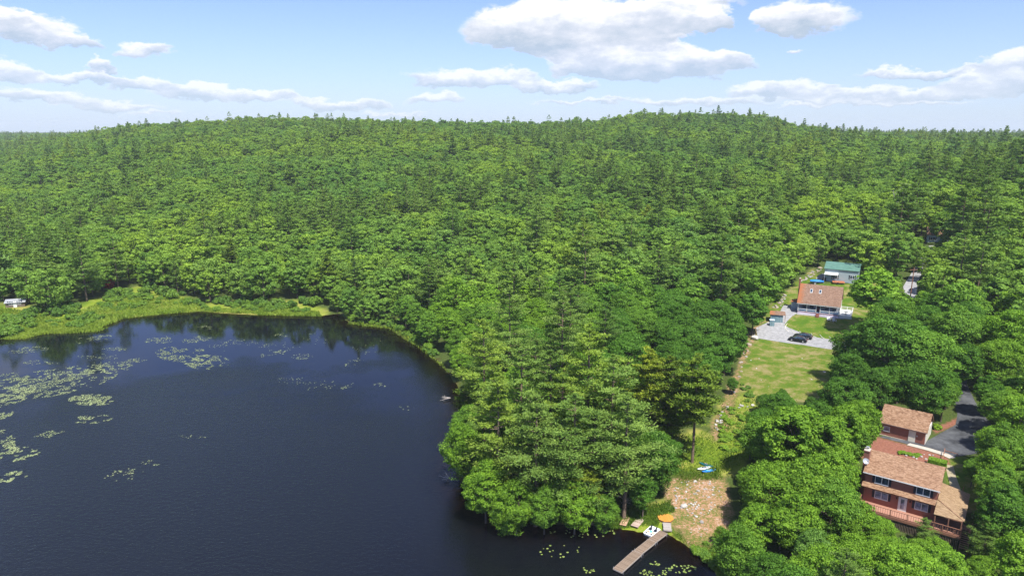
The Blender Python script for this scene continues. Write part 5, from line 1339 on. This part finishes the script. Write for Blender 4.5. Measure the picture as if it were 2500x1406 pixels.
def rock(x, y, s, mat, label, group=None, flat=.6, nm='rock', cat='rock'):
    me = RM[random.randrange(7)]
    o = bpy.data.objects.new(nm, me); col.objects.link(o)
    if not me.materials: me.materials.append(M['rock'])
    o.material_slots[0].link = 'OBJECT'; o.material_slots[0].material = M[mat]
    o.location = (x, y, tz(x, y) + s * flat * .3); o.scale = (s * random.uniform(.8, 1.2), s * random.uniform(.7, 1.1), s * flat); o.rotation_euler = (0, 0, random.uniform(0, 6.3))
    return tag(o, label, cat, group)
x, y, z_ = G(1842, 828); rock(x, y, 1.15, 'rock_w', 'large pale boulder at the corner of the gravel drive and lower lawn', None, .75, 'boulder', 'boulder')
x, y, z_ = G(1670, 1236); rock(x, y, .62, 'rock_w', 'largest white rock in the middle of the rocky slope', None, .7)
x, y, z_ = G(1713, 1275); rock(x, y, .42, 'rock', 'grey rock alone low on the rocky slope, toward the right hand trees', None, .7)
x, y, z_ = G(2012, 908); rock(x, y, .5, 'rock_w', 'flat pale rock at the right edge of the lower lawn', None, .3)
def scatter_rocks(poly, n, s0, s1, mat, lab, grp, nm='rock'):
    xs = [p[0] for p in poly]; ys = [p[1] for p in poly]; k = 0
    while k < n:
        px, py = random.uniform(min(xs), max(xs)), random.uniform(min(ys), max(ys))
        if not inpoly([px], [py], poly)[0]: continue
        x, y, z_ = G(px, py)
        if z_ < .05: continue
        rock(x, y, random.uniform(s0, s1) * (1.5 if random.random() < .12 else 1), random.choice(mat), lab, grp, .55, nm); k += 1
scatter_rocks([(1640, 1195), (1665, 1172), (1765, 1172), (1762, 1215), (1745, 1250), (1700, 1262), (1650, 1245)], 120, .06, .24, ('rock', 'rock_w'), 'small pale rock scattered on the bare rocky slope above the dock', 'small rocks on the rocky slope')
scatter_rocks([(1650, 1245), (1700, 1240), (1740, 1260), (1720, 1315), (1665, 1290)], 40, .04, .12, ('rock', 'rock_w'), 'small stone scattered low on the orange dirt above the dock', 'stones on the orange dirt')
scatter_rocks([(1762, 1000), (1790, 985), (1838, 978), (1838, 990), (1800, 1000), (1770, 1030), (1748, 1060), (1744, 1040)], 28, .15, .5, ('rock', 'rock_w'), 'pale rock in the rubble line along the lower lawn edge', 'rubble along the lower lawn')
scatter_rocks([(1800, 905), (1815, 850), (1832, 812), (1850, 795), (1856, 800), (1840, 830), (1826, 860), (1812, 900), (1798, 960), (1785, 965)], 18, .15, .55, ('rock', 'rock_d'), 'field stone in the bank between the wood and the lower lawn', 'stones in the wood side bank')
scatter_rocks([(1950, 690), (1978, 668), (2004, 650), (2006, 658), (1984, 674), (1958, 690)], 34, .25, .6, ('rock', 'rock_d'), 'field stone in the rough wall left of the green roofed building', 'stones of the rough wall')
scatter_rocks([(1898, 742), (1908, 722), (1917, 716), (1919, 724), (1906, 748), (1890, 756), (1882, 752)], 30, .22, .5, ('rock', 'rock_d'), 'field stone in the retaining wall above the blue grey shed', 'stones of the retaining wall')
scatter_rocks([(1830, 870), (1990, 860), (2020, 930), (1850, 960)], 9, .08, .22, ('rock_w',), 'small pale stone lying loose on the lower lawn', 'loose stones on the lower lawn')
scatter_rocks([(2190, 1100), (2290, 1112), (2295, 1128), (2210, 1118)], 9, .12, .3, ('rock_w', 'rock'), 'pale stone in the red mulch bed behind the red house', 'stones in the mulch bed')
# pale curved edging pieces along the upper lawn
ED = [[(1922, 790), (1918, 796), (1916, 803)], [(1917, 798), (1919, 805), (1925, 810)], [(1931, 805), (1936, 811), (1943, 815)], [(1952, 809), (1956, 814), (1960, 816)], [(1980, 814), (1984, 820), (1993, 824)], [(2001, 817), (2007, 824), (2015, 828)], [(2024, 822), (2030, 828), (2038, 832)]]
names_ = ['first', 'second', 'third', 'fourth', 'fifth', 'sixth', 'seventh']
for k, e in enumerate(ED):
    pts_ = [Vector(G(*p)) + Vector((0, 0, .06)) for p in e]; o = MB().tube(pts_, [.07, .09, .05], 8).build('edging_log', M['cream'], None, smooth=True)
    tag(o, f'pale curved edging log on the upper lawn border, {names_[k]} counted from the shed end', 'edging log')
# shrubs: small leafy mounds
def shrub_crown(seed, n=26, nl=44, ls=.13):
    r = np.random.default_rng(seed); d_ = unit(r.normal(size=(n, 3)) + [0, 0, .4]); cc = d_ * [1, 1, .55] * r.uniform(.4, .9, (n, 1)) + [0, 0, .45]
    ld = unit(r.normal(size=(n, nl, 3)) + d_[:, None] * .5 + [0, 0, .3]); C = cc[:, None] + ld * .30 * r.uniform(.6, 1.05, (n, nl, 1))
    C[..., 2] = np.maximum(C[..., 2], .03)
    nrm = unit(ld + r.normal(size=ld.shape) * .5 + [0, 0, .3]); u, v = leaf_frame(nrm, r)
    V = rhomb(C.reshape(-1, 3), (u * ls).reshape(-1, 3), (v * ls * .7).reshape(-1, 3)); return V, np.clip(.45 + r.normal(size=n * nl) * .22, 0, 1)
SM = [crown_mesh('shrub', *shrub_crown(900 + i), M['shrub']) for i in range(4)]
SMR = crown_mesh('red_shrub', *shrub_crown(950), M['red'])
def shrub(x, y, s, h, label, group=None, tone=(1, 1, 1), me=None, nm='shrub'):
    o = bpy.data.objects.new(nm, me or random.choice(SM)); col.objects.link(o); o.location = (x, y, max(tz(x, y), 0) - .02); o.scale = (s, s, h); o.rotation_euler = (0, 0, random.uniform(0, 6.3))
    o.color = (*tone, 1); return tag(o, label, 'shrub', group)
def scatter_shrubs(poly, n, s0, s1, lab, grp, tones, hf=.9):
    xs = [p[0] for p in poly]; ys = [p[1] for p in poly]; k = 0
    while k < n:
        px, py = random.uniform(min(xs), max(xs)), random.uniform(min(ys), max(ys))
        if not inpoly([px], [py], poly)[0]: continue
        x, y, z_ = G(px, py); s_ = random.uniform(s0, s1); shrub(x, y, s_, s_ * hf, lab, grp, random.choice(tones)); k += 1
BR = [(1.25, 1.2, 1), (1.0, 1.05, 1), (1.4, 1.3, .9)]
scatter_shrubs([(0, 775), (60, 770), (100, 790), (60, 812), (-10, 825)], 18, 1.4, 2.6, 'rounded green shrub in the thicket at the left end of the marsh', 'shrubs at the left marsh end', BR[:2])
scatter_shrubs([(100, 790), (150, 775), (230, 770), (250, 785), (200, 800), (120, 805)], 18, 1.0, 2.2, 'leafy shrub on the marsh tongue next to open water', 'shrubs on the marsh tongue', BR)
scatter_shrubs([(240, 742), (330, 718), (470, 735), (480, 745), (380, 742), (300, 760), (240, 768)], 44, .8, 1.9, 'low shrub among the marsh grass before the far wood', 'shrubs among the marsh grass', BR)
scatter_shrubs([(500, 745), (620, 742), (760, 748), (780, 766), (640, 762), (500, 758)], 30, .9, 2.1, 'shrub along the far shore right of the marsh', 'shrubs along the far shore', BR)
scatter_shrubs([(845, 785), (950, 797), (1000, 825), (1075, 885), (1095, 890), (1010, 812), (950, 780), (850, 770)], 30, .9, 2.0, 'shrub at the water edge of the inlet before the wooded point', 'shrubs at the inlet edge', BR)
scatter_shrubs([(1765, 1000), (1805, 985), (1830, 1000), (1815, 1060), (1790, 1110), (1760, 1100), (1750, 1060)], 34, .35, .95, 'bright green weed clump on the slope below the lower lawn', 'weed clumps below the lower lawn', [(1.5, 1.4, .9), (1.8, 1.6, .9)], .7)
scatter_shrubs([(1808, 935), (1826, 930), (1835, 975), (1815, 985)], 12, .4, .8, 'bright green weed clump at the left edge of the lower lawn', 'weed clumps at the lower lawn edge', BR, .8)
scatter_shrubs([(1690, 1330), (1745, 1320), (1790, 1400), (1745, 1400), (1700, 1350)], 22, .35, .9, 'green shrub on the bank right of the dock', 'shrubs right of the dock', BR, .8)
scatter_shrubs([(1875, 712), (1905, 706), (1915, 716), (1900, 735), (1878, 738)], 9, .9, 1.5, 'bright green shrub behind the retaining stones near the cottage', 'shrubs behind the retaining stones', [(1.5, 1.4, .8)])
scatter_shrubs([(2200, 1100), (2240, 1105), (2250, 1116), (2205, 1112)], 8, .5, .9, 'low yellow-green shrub in the red mulch bed', 'shrubs in the mulch bed', [(1.5, 1.4, .7)], .5)
scatter_shrubs([(2180, 1330), (2240, 1300), (2330, 1340), (2330, 1400), (2180, 1400)], 12, .5, 1.1, 'low bright green bush below the deck of the red house', 'bushes below the deck', BR, 1.0)
scatter_shrubs([(1150, 1240), (1215, 1262), (1300, 1272), (1440, 1270), (1480, 1280), (1440, 1256), (1300, 1256), (1200, 1240)], 24, .7, 1.5, 'dark leafy shrub under the trees at the near shore of the wooded point', 'shrubs at the near shore', [(.8, .9, .9)], .9)
scatter_shrubs([(60, 760), (150, 762), (230, 735), (330, 704), (430, 714), (490, 735), (620, 735), (760, 738), (800, 752), (760, 758), (620, 748), (490, 750), (430, 730), (330, 716), (235, 748), (150, 778), (60, 778)], 44, 1.2, 2.6, 'dense green bush at the foot of the wood behind the marsh', 'bushes at the foot of the far wood', [(.8, .9, .8), (1, 1, .9), (1.2, 1.15, .8)], 1.15)
x, y, z_ = G(2284, 1046); shrub(x, y, 1.0, .8, 'yellow-green rounded bush beside the cream garage door', None, (1.7, 1.5, .5))
x, y, z_ = G(258, 708); shrub(x, y + 2, 2.6, 5.0, 'red leaved tree in the shade behind the marsh', None, (1, 1, 1), SMR, 'red_leaf_tree')
hx, hy = h1w(7.9, 18.6); hz_ = tz(hx, hy)
hv, ht = [], []
r = np.random.default_rng(5); n = 5200; fc = r.integers(0, 5, n); P3 = r.uniform(-1, 1, (n, 3)); nr = np.zeros((n, 3))
for a_, (i_, s_) in enumerate(((0, 1), (0, -1), (1, 1), (1, -1), (2, 1))): P3[fc == a_, i_] = s_; nr[fc == a_, i_] = s_
C = P3 * [1.25, .8, .55] * (1 + r.normal(size=(n, 1)) * .035) + [0, 0, .62]; nr = unit(nr + r.normal(size=nr.shape) * .4); u, v = leaf_frame(nr, r)
o = bpy.data.objects.new('clipped_hedge', crown_mesh('clipped_hedge', rhomb(C, u * .10, v * .08), np.clip(.5 + r.normal(size=n) * .2, 0, 1), M['shrub'])); col.objects.link(o); o.location = (hx, hy, hz_); o.rotation_euler = (0, 0, -.642); o.color = (1.4, 1.35, .6, 1)
tag(o, 'clipped bright green box hedge behind the red house beside the garden steps', 'hedge')

# dead wood at the shore
def dead(name, label, cat, x, y, z_, n, L_, up, rad=.07, seed=1, aim=None):
    r = random.Random(seed); m_ = MB()
    for k in range(n):
        a = (aim if aim is not None else r.uniform(0, 6.28)) + r.gauss(0, .45 if aim is not None else .1); e = up + r.gauss(0, .18); l = L_ * r.uniform(.6, 1.1)
        p0 = Vector((0, 0, 0)); d_ = Vector((cos(a) * cos(e), sin(a) * cos(e), sin(e))); p1 = p0 + d_ * l * .5 + Vector((0, 0, -.04 * l)); p2 = p0 + d_ * l + Vector((r.gauss(0, .1) * l, r.gauss(0, .1) * l, r.gauss(0, .05) * l))
        m_.tube([p0, p1, p2], [rad, rad * .7, rad * .2], 5)
        for q in range(3):
            t = r.uniform(.4, .9); b_ = p0.lerp(p2, t); m_.tube([b_, b_ + Vector((r.gauss(0, 1), r.gauss(0, 1), r.gauss(.2, .6))).normalized() * l * .28], [rad * .4, rad * .1], 4)
    o = m_.build(name, M['deadwood'], None); o.location = (x, y, z_); return tag(o, label, cat)
x, y, z_ = W(1212, 1262, .5); dead('dead_shrub', 'grey bare dead shrub at the tip of the wooded point', 'dead shrub', x, y, .1, 26, 3.2, 1.15, .035, 3)
x, y, z_ = W(1100, 970, .6); dead('fallen_branch', 'bare grey branch reaching over the water, farthest up the point', 'fallen branch', x, y, .5, 4, 2.6, .12, .08, 4, 3.0)
x, y, z_ = W(1098, 1165, .5); dead('fallen_branch', 'bare grey branch reaching over the water, nearest the tip of the point', 'fallen branch', x, y, .4, 4, 2.2, .10, .07, 8, 3.1)
x, y, z_ = W(1522, 1222, 1); dead('root_snag', 'grey root snag at the shore above the spare dock sections', 'snag', x, y, tz(x, y) + .2, 14, 2.2, .5, .05, 6, -1.2)
x, y = from_top(2208, 452, 18); dead('dead_tree', 'bare grey dead tree on the slope above the hidden tan roofed house', 'dead tree', x, y, tz(x, y), 14, 18, 1.4, .12, 9)
# ------------------------------------------------------------------ grasses and lily pads
def blades(name, polys, label, size=(.25, .6), tone=(1, 1, 1), wide=.35, feather=4):
    V, T = [], []
    r = np.random.default_rng(11)
    for poly, n in polys:
        xs = [p[0] for p in poly]; ys = [p[1] for p in poly]; px = r.uniform(min(xs), max(xs), n * 3); py = r.uniform(min(ys), max(ys), n * 3)
        k = sdist(px, py, poly) < -r.uniform(0, 1, len(px)) ** 1.5 * feather * (.3 + 1.4 * vnoise(px / 9, py / 5, 61)); px, py = px[k][:n], py[k][:n]
        z_ = np.full(px.shape, .4)
        for _ in range(8):
            v = (703 - py) / F; dx = (px - 1250) / F; dy = cos(PITCH) + v * sin(PITCH); dz = -sin(PITCH) + v * cos(PITCH); t = (z_ - CAMH) / dz; X, Y = dx * t, dy * t; z_ = .5 * z_ + .5 * terrain(X, Y)
        z_ = np.maximum(z_, 0)
        h = r.uniform(size[0], size[1], len(X)) * (.5 + vnoise(X / 4, Y / 4, 31)); a = r.uniform(0, 6.28, len(X)); ln = r.normal(size=(len(X), 2)) * .35
        up_ = np.c_[ln[:, 0] * h, ln[:, 1] * h, h]; sd = np.c_[np.cos(a), np.sin(a), 0 * a] * (h * wide)[:, None]
        B = np.c_[X, Y, z_]
        q = np.empty((len(X), 4, 3)); q[:, 0] = B; q[:, 1] = B + up_ * .5 + sd; q[:, 2] = B + up_; q[:, 3] = B + up_ * .5 - sd
        V.append(q.reshape(-1, 3)); T.append(np.clip(vnoise(X / 6, Y / 6, 41) * .8 + r.normal(size=len(X)) * .15, 0, 1))
    o = bpy.data.objects.new(name, crown_mesh(name, np.concatenate(V), np.concatenate(T), M['grassb'])); col.objects.link(o); o.color = (*tone, 1); return tag(o, label, None, None, 'stuff')
MAR1 = [(60, 800), (110, 790), (230, 745), (330, 718), (430, 722), (490, 745), (480, 764), (390, 770), (300, 782), (240, 808), (180, 822), (110, 826), (60, 838), (0, 835)]
MAR2 = [(620, 748), (780, 762), (785, 776), (630, 772)]; MAR3 = [(850, 788), (950, 795), (1000, 820), (1080, 890), (1100, 915), (1070, 890), (1010, 845), (950, 806), (850, 796)]
blades('marsh_grass', [(MAR1, 26000), ([(-10, 752), (60, 760), (130, 775), (150, 800), (60, 815), (-10, 820)], 9000), (MAR2, 5000), (MAR3, 6000), ([(480, 752), (630, 755), (630, 768), (480, 762)], 4000), ([(90, 812), (160, 806), (235, 804), (270, 808), (235, 822), (150, 826), (110, 824)], 1500)], 'yellow-green marsh grass along the far lake shore', (.3, .8), (1.12, 1.2, .9), .22)
blades('shore_grass', [([(1478, 1266), (1560, 1236), (1640, 1218), (1650, 1250), (1612, 1262), (1608, 1290), (1575, 1285), (1490, 1296)], 9000), ([(1636, 1290), (1700, 1325), (1760, 1330), (1800, 1406), (1765, 1420), (1700, 1356), (1640, 1306)], 8000), (WEEDY, 9000), ([(1640, 1140), (1760, 1140), (1765, 1170), (1650, 1185)], 3000)], 'bright green grass along the near shore and slope', (.12, .38), (.62, .80, .55), .18, 22)
def pads(name, lst, label, smin=.08, smax=.17):
    V, T = [], []; r = np.random.default_rng(15)
    for cx_, cy_, rx, ry, n, tilt in lst:
        a = r.uniform(0, 6.28, n); q = np.sqrt(r.uniform(0, 1, n)); nx_ = q * np.cos(a); ny_ = q * np.sin(a)
        px = cx_ + nx_ * rx - 0 * ny_; py = cy_ + ny_ * ry + nx_ * rx * tilt
        v = (703 - py) / F; dx = (px - 1250) / F; dy = cos(PITCH) + v * sin(PITCH); dz = -sin(PITCH) + v * cos(PITCH); t = -CAMH / dz; X, Y = dx * t, dy * t
        k = (.55 * vnoise(X / 3.2, Y / 3.2, 51) + .75 * vnoise(X / .9, Y / .9, 52) > (.60 if n < 1000 else .50) + .22 * q ** 2) & (sdist(X, Y, LAKE) < -.3); X, Y = X[k], Y[k]
        s_ = r.uniform(smin, smax, len(X)); th = r.uniform(0, 6.28, len(X)); hexv = []
        for j in range(4):
            ang = th + j * pi / 2; hexv.append(np.c_[X + s_ * np.cos(ang), Y + s_ * np.sin(ang), .012 + r.uniform(0, .02, len(X))])
        V.append(np.stack(hexv, 1).reshape(-1, 3)); T.append(np.clip(r.normal(size=len(X)) * .25 + .5, 0, 1))
    o = bpy.data.objects.new(name, crown_mesh(name, np.concatenate(V), np.concatenate(T), M['pad'])); col.objects.link(o); o.color = (1, 1, 1, 1); return tag(o, label, None, None, 'stuff')
PL = [(120, 935, 170, 34, 5200, -.16), (240, 900, 85, 16, 1500, -.08), (225, 976, 58, 14, 1100, 0), (222, 1020, 55, 14, 700, -.05), (440, 868, 60, 20, 1200, .1), (505, 884, 56, 18, 1300, 0), (20, 968, 70, 22, 1300, -.25), (60, 920, 90, 12, 500, -.05),
      (225, 828, 48, 9, 420, -.12), (390, 830, 42, 9, 420, -.08), (480, 828, 42, 8, 300, -.1), (560, 838, 60, 10, 200, -.1), (680, 860, 26, 8, 260, 0), (690, 818, 22, 5, 120, 0), (70, 855, 50, 9, 300, -.1), (690, 845, 60, 10, 90, 0), (740, 870, 30, 8, 120, 0),
      (10, 1015, 38, 10, 420, -.1), (10, 1070, 30, 22, 500, .3), (40, 1108, 58, 18, 1000, -.12), (30, 1165, 52, 14, 800, -.2), (120, 1062, 45, 10, 150, -.2), (860, 883, 30, 9, 110, -.2), (930, 940, 18, 5, 60, 0), (780, 944, 40, 18, 60, -.2), (850, 940, 22, 7, 60, -.3), (720, 930, 45, 12, 60, 0),
      (300, 1160, 60, 16, 130, -.2), (370, 1130, 30, 8, 60, 0), (470, 1062, 40, 10, 60, 0), (990, 995, 26, 7, 18, 0), (500, 800, 20, 5, 120, 0), (100, 885, 45, 6, 160, 0), (280, 852, 30, 5, 100, 0), (240, 870, 60, 8, 220, 0), (330, 880, 30, 5, 120, -.1), (480, 855, 20, 4, 80, 0), (540, 855, 16, 4, 70, 0), (600, 838, 30, 6, 60, 0), (640, 868, 25, 5, 50, 0), (900, 845, 40, 20, 60, 0), (780, 830, 40, 20, 60, 0)]
pads('lily_pads', PL, 'yellow-green lily pads floating in patches across the lake')
k_ = 0
r = random.Random(3)
for cx_, cy_, rx, ry, n in ((1430, 1392, 22, 7, 9), (1590, 1398, 40, 8, 22), (1660, 1388, 42, 10, 34), (1600, 1375, 14, 5, 8), (1370, 1345, 60, 16, 16), (1420, 1300, 90, 12, 30)):
    for _ in range(n):
        a = r.uniform(0, 6.28); q = math.sqrt(r.random()); x, y, z_ = W(cx_ + q * rx * cos(a), cy_ + q * ry * sin(a), 0)
        if sdist([x], [y], LAKE)[0] > -.2: continue
        s_ = r.uniform(.09, .19); m_ = MB().prism([(s_ * cos(t), s_ * sin(t)) for t in np.linspace(.25, 6.0, 10)] + [(0, 0)], .006, .016, 'z')
        o = m_.build('lily_pad', M['pad'], None); o.location = (x, y, 0); o.rotation_euler = (0, 0, r.uniform(0, 6.3)); o.color = (.9, 1, .5, 1)
        at = o.data.attributes.new('tint', 'FLOAT', 'FACE'); at.data.foreach_set('value', np.full(len(o.data.polygons), r.uniform(.1, .8), np.float32))
        near_dock = cy_ > 1370
        tag(o, 'yellow-green lily pad floating off the end of the dock' if near_dock else 'yellow-brown lily pad in the dark water left of the dock', 'lily pad', 'lily pads off the dock end' if near_dock else 'lily pads left of the dock')

# ------------------------------------------------------------------ summer air
hzm, nt, out = new_mat('thin summer haze')
pv = N(nt, 'ShaderNodeVolumePrincipled'[10:]); pv.inputs['Color'].default_value = (.86, .93, 1, 1); pv.inputs['Density'].default_value = HAZE
nt.links.new(pv.outputs[0], out.inputs['Volume'])
hb = MB().box(-5200, 5200, -600, 5200, -4.5, 112).build('haze', hzm, None); tag(hb, 'thin pale summer haze over the hills', None, None, 'stuff')
